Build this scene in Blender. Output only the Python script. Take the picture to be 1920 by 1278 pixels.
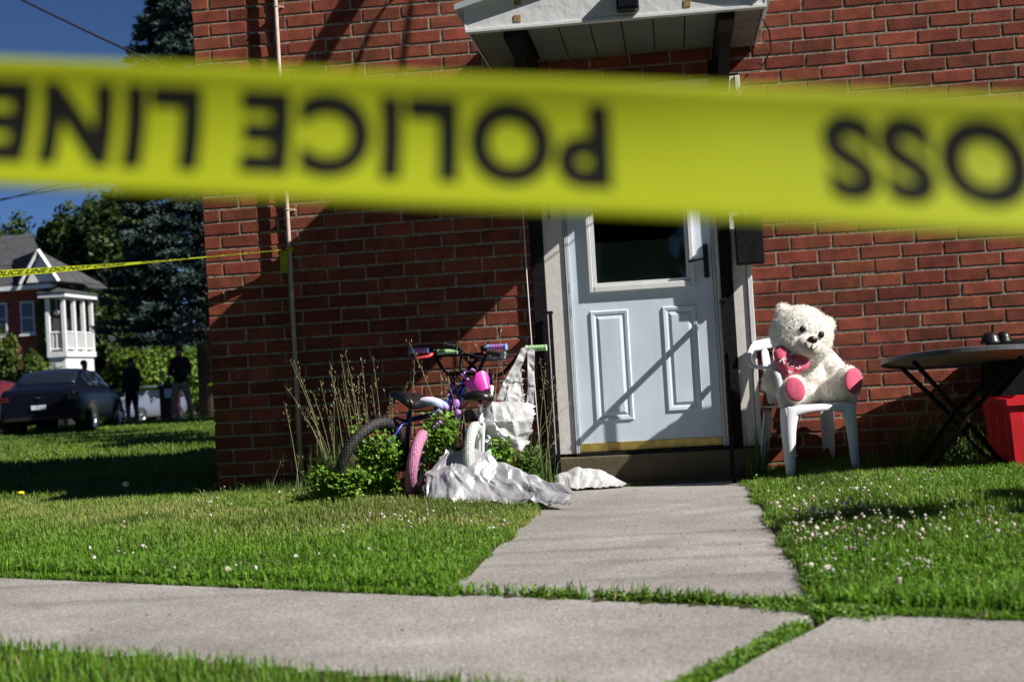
import bpy, bmesh, math, random
import numpy as np
from mathutils import Vector, Matrix

random.seed(7)
rng = np.random.default_rng(7)
sc = bpy.context.scene
for o in list(bpy.data.objects):
    bpy.data.objects.remove(o)

# ------------------------------------------------------------------ camera
YAW, PITCH, ROLL = math.radians(6.5), math.atan(56 / 2667.0), math.radians(3.4)
CAM = Vector((0.179, -8.227, 0.69))
fw = Vector((-math.sin(YAW) * math.cos(PITCH), math.cos(YAW) * math.cos(PITCH), math.sin(PITCH)))
rt = Vector((math.cos(YAW), math.sin(YAW), 0))
up = rt.cross(fw)
r2 = rt * math.cos(ROLL) - up * math.sin(ROLL)
u2 = up * math.cos(ROLL) + rt * math.sin(ROLL)
cam_d = bpy.data.cameras.new('camera')
cam = bpy.data.objects.new('camera', cam_d)
sc.collection.objects.link(cam)
M = Matrix((r2, u2, -fw)).transposed().to_4x4()
M.translation = CAM
cam.matrix_world = M
cam_d.sensor_width = 36.0
cam_d.lens = 50.0
cam_d.clip_start = 0.05
cam_d.clip_end = 2000
cam_d.dof.use_dof = True
cam_d.dof.focus_distance = 7.9
cam_d.dof.aperture_fstop = 3.6
sc.camera = cam

# ------------------------------------------------------------------ sky, sun, exposure
SUN = Vector((-1.0, 0.36, -0.87)).normalized()          # direction the light travels
el = math.asin(-SUN.z)
az = math.atan2(-SUN.x, -SUN.y)
w = bpy.data.worlds.new('World')
sc.world = w
w.use_nodes = True
nt = w.node_tree
bg = nt.nodes['Background']
sky = nt.nodes.new('ShaderNodeTexSky')
sky.sky_type = 'NISHITA'
sky.sun_disc = False
sky.sun_elevation = el
sky.sun_rotation = az
sky.altitude = 1500
sky.air_density = 0.5
sky.dust_density = 0.0
sky.ozone_density = 8.0
nt.links.new(sky.outputs[0], bg.inputs[0])
bg.inputs[1].default_value = 0.05
sl = bpy.data.lights.new('sun', 'SUN')
sl.energy = 5.0
sl.angle = math.radians(0.5)
sl.color = (1.0, 0.95, 0.87)
so = bpy.data.objects.new('sun', sl)
so.rotation_euler = SUN.to_track_quat('-Z', 'Y').to_euler()
so.location = (20, -8, 20)
sc.collection.objects.link(so)
sc.view_settings.view_transform = 'Standard'
sc.view_settings.look = 'None'
sc.view_settings.exposure = 0.6
sc.view_settings.gamma = 1.0
sc.view_settings.use_curve_mapping = False
sc.cycles.max_bounces = 6
sc.cycles.transparent_max_bounces = 12

COL = sc.collection
OFF = {}

# ------------------------------------------------------------------ helpers
def tag(o, label=None, cat=None, group=None, kind=None):
    if label: o['label'] = label
    if cat: o['category'] = cat
    if group: o['group'] = group
    if kind: o['kind'] = kind
    return o

def thing(name, label, cat, loc, group=None):
    o = bpy.data.objects.new(name, None)
    o.empty_display_size = 0.1
    COL.objects.link(o)
    o.location = loc
    OFF[o.name] = Vector(loc)
    return tag(o, label, cat, group)

def link(name, me, mats, parent=None, loc=None):
    """me holds world coordinates; moved to be relative to its root or to loc"""
    for m in (mats if isinstance(mats, (list, tuple)) else [mats]):
        me.materials.append(m)
    o = bpy.data.objects.new(name, me)
    COL.objects.link(o)
    if parent is not None:
        off = OFF[parent.name]
        o.parent = parent
    else:
        off = Vector(loc) if loc is not None else Vector((0, 0, 0))
        o.location = off
    OFF[o.name] = Vector(off)
    if off.length > 0:
        me.transform(Matrix.Translation(-off))
    return o

class MB:
    def __init__(s):
        s.v = []; s.f = []; s.mi = []
    def add(s, vs, fs, mi=0):
        b = len(s.v)
        s.v += [tuple(v) for v in vs]
        s.f += [tuple(b + i for i in f) for f in fs]
        s.mi += [mi] * len(fs)
        return s
    def box(s, lo, hi, mi=0, M=None):
        x0, y0, z0 = lo; x1, y1, z1 = hi
        vs = [Vector(p) for p in ((x0,y0,z0),(x1,y0,z0),(x1,y1,z0),(x0,y1,z0),(x0,y0,z1),(x1,y0,z1),(x1,y1,z1),(x0,y1,z1))]
        if M is not None: vs = [M @ v for v in vs]
        return s.add(vs, [(0,3,2,1),(4,5,6,7),(0,1,5,4),(1,2,6,5),(2,3,7,6),(3,0,4,7)], mi)
    def prism(s, poly, y0, y1, mi=0, M=None):
        """polygon in (x,z), counter-clockwise seen from -y, extruded from y0 to y1"""
        n = len(poly)
        vs = [Vector((p[0], y0, p[1])) for p in poly] + [Vector((p[0], y1, p[1])) for p in poly]
        if M is not None: vs = [M @ v for v in vs]
        fs = [tuple(range(n)), tuple(range(2*n-1, n-1, -1))]
        fs += [(i, i+n, (i+1) % n + n, (i+1) % n) for i in range(n)]
        return s.add(vs, fs, mi)
    def tube(s, pts, r, n=8, caps=True, mi=0, flat=1.0):
        pts = [Vector(p) for p in pts]
        rs = r if isinstance(r, (list, tuple)) else [r] * len(pts)
        vs = []; ref = None
        for i, p in enumerate(pts):
            t = (pts[min(i+1, len(pts)-1)] - pts[max(i-1, 0)]).normalized()
            if ref is None:
                ref = Vector((0,0,1)) if abs(t.z) < 0.9 else Vector((1,0,0))
            a = (ref - t * ref.dot(t)).normalized()
            b = t.cross(a)
            ref = a
            for k in range(n):
                q = 2 * math.pi * k / n
                vs.append(p + (a * math.cos(q) * flat + b * math.sin(q)) * rs[i])
        fs = [(i*n+k, i*n+(k+1) % n, (i+1)*n+(k+1) % n, (i+1)*n+k) for i in range(len(pts)-1) for k in range(n)]
        if caps:
            fs.append(tuple(range(n-1, -1, -1)))
            fs.append(tuple((len(pts)-1)*n + k for k in range(n)))
        return s.add(vs, fs, mi)
    def lathe(s, prof, M, n=24, mi=0):
        """prof [(r,z)] revolved about local z"""
        vs = [M @ Vector((r*math.cos(2*math.pi*k/n), r*math.sin(2*math.pi*k/n), z)) for r, z in prof for k in range(n)]
        fs = [(i*n+k, i*n+(k+1) % n, (i+1)*n+(k+1) % n, (i+1)*n+k) for i in range(len(prof)-1) for k in range(n)]
        return s.add(vs, fs, mi)
    def torus(s, M, R, r, n=32, m=10, mi=0, sq=1.0):
        vs = []
        for i in range(n):
            a = 2*math.pi*i/n
            for j in range(m):
                b = 2*math.pi*j/m
                q = R + r*math.cos(b)
                vs.append(M @ Vector((q*math.cos(a), q*math.sin(a), r*math.sin(b)*sq)))
        fs = [(i*m+j, ((i+1) % n)*m+j, ((i+1) % n)*m+(j+1) % m, i*m+(j+1) % m) for i in range(n) for j in range(m)]
        return s.add(vs, fs, mi)
    def ball(s, c, r, nu=16, nv=10, M=None, mi=0):
        r = (r, r, r) if isinstance(r, (int, float)) else r
        c = Vector(c)
        vs = []
        for j in range(nv+1):
            t = math.pi*j/nv
            for i in range(nu):
                p = 2*math.pi*i/nu
                v = Vector((r[0]*math.sin(t)*math.cos(p), r[1]*math.sin(t)*math.sin(p), r[2]*math.cos(t)))
                if M is not None: v = M @ v
                vs.append(c + v)
        fs = [(j*nu+i, (j+1)*nu+i, (j+1)*nu+(i+1) % nu, j*nu+(i+1) % nu) for j in range(nv) for i in range(nu)]
        return s.add(vs, fs, mi)
    def grid(s, P, mi=0):
        """P[i][j] points"""
        ni, nj = len(P), len(P[0])
        vs = [p for row in P for p in row]
        fs = [(i*nj+j, (i+1)*nj+j, (i+1)*nj+j+1, i*nj+j+1) for i in range(ni-1) for j in range(nj-1)]
        return s.add(vs, fs, mi)
    def build(s, name, mats, parent=None, loc=None, smooth=False, bevel=0, sub=0, solid=0):
        me = bpy.data.meshes.new(name)
        me.from_pydata(s.v, [], s.f)
        if max(s.mi, default=0) > 0:
            me.polygons.foreach_set('material_index', s.mi)
        if smooth: me.polygons.foreach_set('use_smooth', [True]*len(s.f))
        me.update()
        o = link(name, me, mats, parent, loc)
        if solid:
            m = o.modifiers.new('solid', 'SOLIDIFY'); m.thickness = solid; m.offset = 0
        if bevel:
            m = o.modifiers.new('bevel', 'BEVEL'); m.width = bevel; m.segments = 2; m.limit_method = 'ANGLE'; m.angle_limit = 0.6
        if sub:
            m = o.modifiers.new('sub', 'SUBSURF'); m.levels = sub; m.render_levels = sub
        return o

def np_mesh(name, V, F, mats, col=None, parent=None, loc=None, smooth=False, mi=None):
    """V (n,3), F (m,k) arrays -> mesh object, optional per-vertex colour"""
    me = bpy.data.meshes.new(name)
    V = np.asarray(V, np.float32); F = np.asarray(F, np.int32)
    me.vertices.add(len(V)); me.vertices.foreach_set('co', V.ravel())
    k = F.shape[1]
    me.loops.add(F.size); me.loops.foreach_set('vertex_index', F.ravel())
    me.polygons.add(len(F))
    me.polygons.foreach_set('loop_start', np.arange(0, F.size, k, dtype=np.int32))
    me.polygons.foreach_set('loop_total', np.full(len(F), k, np.int32))
    me.polygons.foreach_set('use_smooth', np.full(len(F), bool(smooth)))
    if mi is not None: me.polygons.foreach_set('material_index', np.asarray(mi, np.int32))
    me.update(calc_edges=True)
    if col is not None:
        a = me.color_attributes.new('Col', 'FLOAT_COLOR', 'POINT')
        c = np.ones((len(V), 4), np.float32); c[:, :3] = col
        a.data.foreach_set('color', c.ravel())
    return link(name, me, mats, parent, loc)

def vnoise(x, y, seed=0):
    """smooth 2-D value noise, 0..1"""
    x = np.asarray(x, float); y = np.asarray(y, float)
    def h(i, j):
        n = (i.astype(np.int64) * 374761393 + j.astype(np.int64) * 668265263 + seed * 982451653) & 0x7fffffff
        n = ((n ^ (n >> 13)) * 1274126177) & 0x7fffffff
        return ((n ^ (n >> 16)) & 0xffff) / 65535.0
    xi, yi = np.floor(x), np.floor(y); fx, fy = x - xi, y - yi
    fx = fx*fx*(3-2*fx); fy = fy*fy*(3-2*fy)
    a, b, c, d = h(xi, yi), h(xi+1, yi), h(xi, yi+1), h(xi+1, yi+1)
    return (a*(1-fx)+b*fx)*(1-fy) + (c*(1-fx)+d*fx)*fy

def crumple(x, y, seed=0, folds=70):
    """crumpled sheet: many short straight creases of different length, x and y in metres, about -1..1"""
    r = np.random.default_rng(seed)
    w_, h_ = x.max(), y.max()
    s = 1.2*(vnoise(x*5.0, y*5.0, seed+11)-0.5)
    for k in range(folds):
        cx, cy = r.uniform(0, w_), r.uniform(0, h_)
        a = r.uniform(0, math.pi); rad = 0.022+0.14*r.random()**1.8*min(1.0, 2.2*h_/0.4)
        d = (x-cx)*math.cos(a)+(y-cy)*math.sin(a); t = -(x-cx)*math.sin(a)+(y-cy)*math.cos(a)
        s = s + r.choice([-1, 1])*(np.abs(d)/rad)*1.1*np.exp(-(d/rad)**2*1.6-(t/(rad*1.6))**2)
    return s

# ------------------------------------------------------------------ materials
def pmat(name, col, rough=0.6, var=0.12, scale=12.0, bump=0.0, bscale=60.0, metal=0.0, spec=0.4, coat=0.0,
         col2=None, attr=False, transl=0.0, island=0.0, coords='Object', stretch=None):
    m = bpy.data.materials.new(name)
    m.use_nodes = True
    n = m.node_tree.nodes; l = m.node_tree.links
    p = n['Principled BSDF']
    p.inputs['Roughness'].default_value = rough
    p.inputs['Metallic'].default_value = metal
    p.inputs['Specular IOR Level'].default_value = spec
    p.inputs['Coat Weight'].default_value = coat
    tc = n.new('ShaderNodeTexCoord')
    src = n.new('ShaderNodeNewGeometry').outputs['Position'] if coords == 'World' else tc.outputs[coords]
    if stretch:
        mp = n.new('ShaderNodeMapping'); mp.inputs['Scale'].default_value = stretch
        l.new(src, mp.inputs[0]); src = mp.outputs[0]
    nz = n.new('ShaderNodeTexNoise')
    nz.inputs['Scale'].default_value = scale
    nz.inputs['Detail'].default_value = 6
    l.new(src, nz.inputs['Vector'])
    if attr:
        at = n.new('ShaderNodeAttribute'); at.attribute_name = 'Col'
        base = at.outputs['Color']
    else:
        mx = n.new('ShaderNodeMix'); mx.data_type = 'RGBA'
        c2 = col2 or tuple(c * (1 - 2.2*var) for c in col)
        mx.inputs['A'].default_value = (*[min(1, c*(1 + (0 if col2 else var))) for c in col], 1)
        mx.inputs['B'].default_value = (*c2, 1)
        rp = n.new('ShaderNodeValToRGB')
        rp.color_ramp.elements[0].position = 0.32; rp.color_ramp.elements[1].position = 0.72
        l.new(nz.outputs['Fac'], rp.inputs[0])
        l.new(rp.outputs[0], mx.inputs['Factor'])
        base = mx.outputs['Result']
    if island:
        ge = n.new('ShaderNodeNewGeometry'); oi = n.new('ShaderNodeObjectInfo')
        ad = n.new('ShaderNodeMath'); ad.operation = 'ADD'
        fr = n.new('ShaderNodeMath'); fr.operation = 'FRACT'
        l.new(ge.outputs['Random Per Island'], ad.inputs[0]); l.new(oi.outputs['Random'], ad.inputs[1])
        l.new(ad.outputs[0], fr.inputs[0])
        hs = n.new('ShaderNodeHueSaturation')
        mr = n.new('ShaderNodeMapRange')
        mr.inputs['To Min'].default_value = 1 - island; mr.inputs['To Max'].default_value = 1 + island
        l.new(fr.outputs[0], mr.inputs[0]); l.new(mr.outputs[0], hs.inputs['Value'])
        m2 = n.new('ShaderNodeMath'); m2.operation = 'MULTIPLY'; m2.inputs[1].default_value = 7.31
        f2 = n.new('ShaderNodeMath'); f2.operation = 'FRACT'
        r3 = n.new('ShaderNodeMapRange')
        r3.inputs['To Min'].default_value = 0.494; r3.inputs['To Max'].default_value = 0.507
        l.new(fr.outputs[0], m2.inputs[0]); l.new(m2.outputs[0], f2.inputs[0]); l.new(f2.outputs[0], r3.inputs[0])
        l.new(r3.outputs[0], hs.inputs['Hue'])
        l.new(base, hs.inputs['Color']); base = hs.outputs[0]
    l.new(base, p.inputs['Base Color'])
    if bump:
        nb = n.new('ShaderNodeTexNoise'); nb.inputs['Scale'].default_value = bscale; nb.inputs['Detail'].default_value = 5
        l.new(src, nb.inputs['Vector'])
        bp = n.new('ShaderNodeBump'); bp.inputs['Strength'].default_value = 1.0; bp.inputs['Distance'].default_value = bump
        l.new(nb.outputs['Fac'], bp.inputs['Height']); l.new(bp.outputs[0], p.inputs['Normal'])
    if transl:
        tr = n.new('ShaderNodeBsdfTranslucent')
        l.new(base, tr.inputs[0])
        ms = n.new('ShaderNodeMixShader'); ms.inputs[0].default_value = transl
        l.new(p.outputs[0], ms.inputs[1]); l.new(tr.outputs[0], ms.inputs[2])
        l.new(ms.outputs[0], n['Material Output'].inputs[0])
    return m

def stain(m):
    """broad soot and bleach marks plus small pits, in place on the wall"""
    n = m.node_tree.nodes; l = m.node_tree.links; p = n['Principled BSDF']
    src = p.inputs['Base Color'].links[0].from_socket
    ge = n.new('ShaderNodeNewGeometry')
    for sc__, lo, hi, a, b, det in ((1.6, 0.80, 1.15, 0.35, 0.65, 5), (9.0, 0.80, 1.18, 0.32, 0.68, 4), (140, 0.55, 1.0, 0.30, 0.42, 2)):
        z = n.new('ShaderNodeTexNoise'); z.inputs['Scale'].default_value = sc__; z.inputs['Detail'].default_value = det
        l.new(ge.outputs['Position'], z.inputs['Vector'])
        mr = n.new('ShaderNodeMapRange'); mr.inputs['From Min'].default_value = a; mr.inputs['From Max'].default_value = b
        mr.inputs['To Min'].default_value = lo; mr.inputs['To Max'].default_value = hi
        l.new(z.outputs['Fac'], mr.inputs[0])
        hs = n.new('ShaderNodeHueSaturation'); l.new(mr.outputs[0], hs.inputs['Value']); l.new(src, hs.inputs['Color']); src = hs.outputs[0]
    l.new(src, p.inputs['Base Color'])
def speckle(m):
    """fine aggregate: darker and paler grains on top of the base colour"""
    n = m.node_tree.nodes; l = m.node_tree.links; p = n['Principled BSDF']
    src = p.inputs['Base Color'].links[0].from_socket
    tc = n.new('ShaderNodeTexCoord')
    for sc__, lo, hi in ((110, 0.60, 1.32), (45, 0.82, 1.16), (1.3, 0.82, 1.12), (4.5, 0.90, 1.08)):
        z = n.new('ShaderNodeTexNoise'); z.inputs['Scale'].default_value = sc__; z.inputs['Detail'].default_value = 3
        l.new(tc.outputs['Object'], z.inputs['Vector'])
        mr = n.new('ShaderNodeMapRange'); mr.inputs['From Min'].default_value = 0.33; mr.inputs['From Max'].default_value = 0.67
        mr.inputs['To Min'].default_value = lo; mr.inputs['To Max'].default_value = hi
        l.new(z.outputs['Fac'], mr.inputs[0])
        hs = n.new('ShaderNodeHueSaturation'); l.new(mr.outputs[0], hs.inputs['Value']); l.new(src, hs.inputs['Color']); src = hs.outputs[0]
    l.new(src, p.inputs['Base Color'])
    return m
M_brick = pmat('brick', (0.245, 0.062, 0.034), 0.85, scale=13, bump=0.0016, bscale=70, col2=(0.135, 0.036, 0.024), island=0.30, spec=0.25, coords='World')
stain(M_brick)
M_mortar = pmat('mortar', (0.28, 0.25, 0.20), 0.95, var=0.25, scale=40, bump=0.004, bscale=120, spec=0.1)
M_concrete = speckle(pmat('concrete', (0.355, 0.334, 0.318), 0.9, scale=5, bump=0.003, bscale=170, col2=(0.285, 0.267, 0.252), spec=0.2))
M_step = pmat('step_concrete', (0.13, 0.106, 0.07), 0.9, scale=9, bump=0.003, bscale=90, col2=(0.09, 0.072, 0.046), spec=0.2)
M_soil = pmat('soil', (0.045, 0.06, 0.018), 1.0, scale=9, bump=0.01, bscale=50, col2=(0.06, 0.05, 0.03), spec=0.05)
M_grass = pmat('grass_blade', (0, 0, 0), 0.5, attr=True, transl=0.35, spec=0.35)
M_leaf = pmat('leaf', (0, 0, 0), 0.45, attr=True, transl=0.3, spec=0.4)
M_needle = pmat('needle', (0, 0, 0), 0.6, attr=True, spec=0.25)
M_flower = pmat('flower', (0, 0, 0), 0.7, attr=True, transl=0.2, spec=0.2)
M_bark = pmat('bark', (0.10, 0.075, 0.055), 0.95, var=0.25, scale=8, bump=0.02, bscale=14)
M_white = pmat('white_paint', (0.74, 0.75, 0.76), 0.45, var=0.05, scale=6, bump=0.0006, bscale=50)
M_fascia = pmat('fascia_aluminium', (0.70, 0.71, 0.73), 0.4, var=0.04, scale=8, bump=0.004, bscale=22)
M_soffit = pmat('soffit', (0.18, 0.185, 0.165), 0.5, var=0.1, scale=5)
M_casing = pmat('casing', (0.72, 0.70, 0.67), 0.6, var=0.05, scale=30, bump=0.001, bscale=160)
M_door = pmat('door_paint', (0.66, 0.755, 0.86), 0.38, var=0.05, scale=9, bump=0.0006, bscale=25, stretch=(1.0, 1.0, 0.35))
M_alu = pmat('aluminium', (0.58, 0.63, 0.68), 0.35, var=0.06, scale=10, metal=0.3)
M_brass = pmat('brass', (0.62, 0.46, 0.13), 0.42, var=0.2, scale=14, metal=0.75)
M_blackmetal = pmat('black_metal', (0.011, 0.011, 0.013), 0.6, var=0.3, scale=30, bump=0.0008, bscale=90, spec=0.15)
M_black = pmat('black_plastic', (0.014, 0.014, 0.015), 0.35, var=0.2, scale=30)
M_rubber = pmat('black_rubber', (0.035, 0.034, 0.033), 0.75, var=0.25, scale=50, bump=0.001, bscale=200)
M_pipe = pmat('pipe_paint', (0.52, 0.40, 0.35), 0.6, var=0.12, scale=20, bump=0.0008, bscale=60)
M_plastic = pmat('white_plastic', (0.72, 0.72, 0.76), 0.4, var=0.03, scale=5, bump=0.0003, bscale=80)
M_fur = pmat('fur', (0, 0, 0), 0.85, attr=True, transl=0.45, spec=0.15)
M_plush = pmat('plush', (0.88, 0.855, 0.80), 0.95, var=0.08, scale=40, bump=0.004, bscale=90, spec=0.1)
M_muzzle = pmat('muzzle_plush', (0.74, 0.68, 0.60), 0.95, var=0.04, scale=40, bump=0.0008, bscale=300, spec=0.1)
M_pink = pmat('pink_plush', (0.72, 0.13, 0.22), 0.9, var=0.12, scale=60, bump=0.0015, bscale=250, spec=0.15)
M_nose = pmat('brown_plastic', (0.045, 0.022, 0.016), 0.3, var=0.1)
M_thread = pmat('black_thread', (0.03, 0.022, 0.02), 0.9)
M_thread_white = pmat('white_thread', (0.8, 0.74, 0.76), 0.9)
M_tabletop = pmat('table_metal', (0.085, 0.088, 0.10), 0.5, var=0.15, scale=9)
M_tableunder = pmat('table_underside', (0.30, 0.31, 0.32), 0.5, var=0.1)
M_red = pmat('red_plastic', (0.62, 0.018, 0.028), 0.4, var=0.12, scale=4)
M_tape = pmat('yellow_tape', (0.40, 0.46, 0.015), 0.42, var=0.03, scale=6, transl=0.25, spec=0.35)
M_ink = pmat('tape_ink', (0.008, 0.008, 0.007), 0.8, spec=0.1)
M_tarp = pmat('tarp', (0.62, 0.62, 0.645), 0.33, var=0.16, scale=7, spec=0.5, metal=0.5, bump=0.002, bscale=40)
M_bag = pmat('white_bag', (0.60, 0.60, 0.62), 0.4, var=0.12, scale=9, transl=0.15, bump=0.002, bscale=50)
M_mint = pmat('mint_rubber', (0.40, 0.66, 0.33), 0.55, var=0.1, scale=60, bump=0.001, bscale=150)
M_magenta = pmat('magenta_plastic', (0.72, 0.05, 0.42), 0.35, var=0.1)
M_leverred = pmat('red_lever', (0.75, 0.08, 0.09), 0.35, var=0.1)
M_bluemetal = pmat('blue_paint', (0.012, 0.03, 0.20), 0.3, var=0.1, coat=0.4)
M_peg = pmat('blue_plastic', (0.02, 0.07, 0.5), 0.4)
M_whiteframe = pmat('white_frame_paint', (0.7, 0.72, 0.75), 0.3, var=0.05, coat=0.4)
M_lilac = pmat('lilac_paint', (0.45, 0.2, 0.6), 0.3, var=0.1, coat=0.4)
M_chrome = pmat('steel', (0.6, 0.6, 0.62), 0.25, var=0.1, metal=1.0)
M_tan = pmat('tan_patch', (0.35, 0.22, 0.08), 0.8, var=0.25, scale=60)
M_cloth_dark = pmat('dark_cloth', (0.006, 0.006, 0.008), 0.9)
M_khaki = pmat('khaki_cloth', (0.27, 0.21, 0.13), 0.9)
M_skin = pmat('skin', (0.20, 0.105, 0.07), 0.6, var=0.05)
M_hair = pmat('hair', (0.035, 0.02, 0.014), 0.6)
M_cabinet = pmat('dark_red_box', (0.085, 0.012, 0.012), 0.5)
M_carblack = pmat('black_car_paint', (0.004, 0.005, 0.011), 0.28, var=0.05, coat=0.0, spec=0.14)
M_carsilver = pmat('silver_car_paint', (0.20, 0.23, 0.30), 0.25, var=0.03, metal=0.4, coat=0.6)
M_carred = pmat('red_car_paint', (0.12, 0.006, 0.006), 0.2, var=0.05, coat=0.6)
M_carglass = pmat('car_glass', (0.012, 0.016, 0.022), 0.05, var=0.05, spec=0.8)
M_taillight = pmat('tail_light', (0.04, 0.003, 0.004), 0.15, spec=0.6)
M_headlight = pmat('head_light', (0.7, 0.7, 0.68), 0.1, spec=0.8)
M_plate = pmat('number_plate', (0.55, 0.58, 0.66), 0.5, var=0.35, scale=26, coords='Object')
M_farbrick = pmat('far_brick', (0.26, 0.07, 0.05), 0.9, var=0.15, scale=3)
M_roof = pmat('shingles', (0.062, 0.063, 0.068), 0.9, var=0.2, scale=3, bump=0.02, bscale=8)
M_asphalt = pmat('asphalt', (0.07, 0.07, 0.072), 0.9, var=0.2, scale=5, bump=0.004, bscale=60)
M_wire = pmat('cable_rubber', (0.012, 0.012, 0.013), 0.6)
M_curtain = pmat('blind_cloth', (0.70, 0.72, 0.66), 0.9, var=0.1, scale=5)
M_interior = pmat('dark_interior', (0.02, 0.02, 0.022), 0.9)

def two_tone(name, cols, rough, axis='X', span=(-1, 1)):
    m = pmat(name, cols[0], rough, var=0.02)
    n = m.node_tree.nodes; l = m.node_tree.links; p = n['Principled BSDF']
    tc = n.new('ShaderNodeTexCoord'); sp = n.new('ShaderNodeSeparateXYZ')
    l.new(tc.outputs['Generated'], sp.inputs[0])
    rp = n.new('ShaderNodeValToRGB')
    e = rp.color_ramp.elements
    while len(e) < len(cols): e.new(0.5)
    for i, c in enumerate(cols):
        e[i].position = i/(len(cols)-1); e[i].color = (*c, 1)
    l.new(sp.outputs[axis], rp.inputs[0]); l.new(rp.outputs[0], p.inputs['Base Color'])
    return m
M_grip_bp = two_tone('blue_pink_grip', [(0.16, 0.40, 0.70), (0.55, 0.16, 0.55), (0.16, 0.36, 0.70)], 0.5)
M_saddle_bp = two_tone('blue_pink_saddle', [(0.6, 0.25, 0.7), (0.35, 0.5, 0.8), (0.8, 0.7, 0.85)], 0.4, 'Z')

def tread_mat(name, col, dark, freq):
    m = pmat(name, col, 0.65, var=0.05, scale=30)
    n = m.node_tree.nodes; l = m.node_tree.links; p = n['Principled BSDF']
    vo = n.new('ShaderNodeTexVoronoi'); vo.inputs['Scale'].default_value = freq; vo.inputs['Randomness'].default_value = 0.15
    tc = n.new('ShaderNodeTexCoord'); l.new(tc.outputs['Object'], vo.inputs['Vector'])
    rp = n.new('ShaderNodeValToRGB'); rp.color_ramp.elements[0].position = 0.30; rp.color_ramp.elements[1].position = 0.5
    rp.color_ramp.elements[0].color = (*col, 1); rp.color_ramp.elements[1].color = (*dark, 1)
    l.new(vo.outputs['Distance'], rp.inputs[0]); l.new(rp.outputs[0], p.inputs['Base Color'])
    bp = n.new('ShaderNodeBump'); bp.inputs['Distance'].default_value = 0.004; bp.invert = True
    l.new(vo.outputs['Distance'], bp.inputs['Height']); l.new(bp.outputs[0], p.inputs['Normal'])
    return m
M_tyre_pink = tread_mat('pink_tyre', (0.66, 0.30, 0.46), (0.4, 0.14, 0.26), 95)
M_tyre_white = tread_mat('white_tyre', (0.70, 0.74, 0.72), (0.40, 0.44, 0.42), 95)
M_tyre_black = tread_mat('black_tyre', (0.06, 0.058, 0.055), (0.012, 0.012, 0.012), 70)
M_dots = tread_mat('dotted_pad', (0.55, 0.68, 0.78), (0.015, 0.016, 0.02), 70)

def glass_mat():
    m = bpy.data.materials.new('window_glass'); m.use_nodes = True
    n = m.node_tree.nodes; l = m.node_tree.links
    n.remove(n['Principled BSDF'])
    t = n.new('ShaderNodeBsdfTransparent'); t.inputs[0].default_value = (0.55, 0.6, 0.58, 1)
    g = n.new('ShaderNodeBsdfGlossy'); g.inputs['Roughness'].default_value = 0.02
    f = n.new('ShaderNodeFresnel'); f.inputs[0].default_value = 1.5
    x = n.new('ShaderNodeMixShader')
    l.new(f.outputs[0], x.inputs[0]); l.new(t.outputs[0], x.inputs[1]); l.new(g.outputs[0], x.inputs[2])
    l.new(x.outputs[0], n['Material Output'].inputs[0])
    return m
M_glass = glass_mat()

# ------------------------------------------------------------------ ground
SU = np.array([0.9, -0.436]); SN = np.array([-0.436, -0.9]); SP = np.array([-0.53, -3.80]); SWD = 1.10
PX0, PX1 = -0.53, 0.56
def px0(y): return -0.505 - 0.115*np.clip(-np.asarray(y, float)/3.8, 0, 1.1)      # left edge of the path, flaring towards the street
def sw_coords(x, y):
    dx, dy = x - SP[0], y - SP[1]
    return dx*SU[0] + dy*SU[1], dx*SN[0] + dy*SN[1]     # along the pavement, across it (0 = lawn edge)
def sstep(a, b, t):
    t = np.clip((t-a)/(b-a), 0, 1); return t*t*(3-2*t)
def in_slab(x, y, grow=0.0):
    s, d = sw_coords(x, y)
    p = (x > px0(y)-grow) & (x < PX1+grow) & (d < 0) & (y < -0.02)
    return p | ((d > -grow) & (d < SWD+grow))
def hz(x, y):
    x = np.asarray(x, float); y = np.asarray(y, float)
    s, d = sw_coords(x, y)
    z = 0.012 + 0.045*sstep(0.1, 2.4, -d)
    e = np.where(x < 0, px0(y)-x, x-PX1)
    z = np.where(d < 0, 0.012 + (z-0.012)*sstep(-0.05, 0.5, e + np.where(y > 0, 1, 0)), z)
    z = z + 0.012*(vnoise(x*1.3, y*1.3, 5)-0.5)*sstep(0, .4, -d)
    z = z - 0.16*sstep(6, 21, y) - 0.020*np.clip(y-27, 0, 27)
    z = np.where(in_slab(x, y, -0.03), -0.03, z)
    return z

def lawn_sheet():
    def axis(lo, hi, step, far):
        core = np.arange(lo, hi+1e-6, step)
        g = step*1.6; a = [core[0]]; b = [core[-1]]
        while a[-1] > -far: a.append(a[-1]-g); b.append(b[-1]+g); g *= 1.35
        return np.concatenate([np.array(a[:0:-1]), core, np.array(b[1:])])
    xs = axis(-4.5, 3.0, 0.07, 900); ys = axis(-6.2, 1.4, 0.07, 900)
    X, Y = np.meshgrid(xs, ys, indexing='ij')
    Z = hz(X, Y)
    V = np.stack([X, Y, Z], -1).reshape(-1, 3)
    ni, nj = X.shape
    I, J = np.meshgrid(np.arange(ni-1), np.arange(nj-1), indexing='ij')
    q = (I*nj+J).ravel()
    F = np.stack([q, q+nj, q+nj+1, q+1], 1)
    o = np_mesh('ground', V, F, M_soil, smooth=True)
    tag(o, kind='structure')
lawn_sheet()

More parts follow.
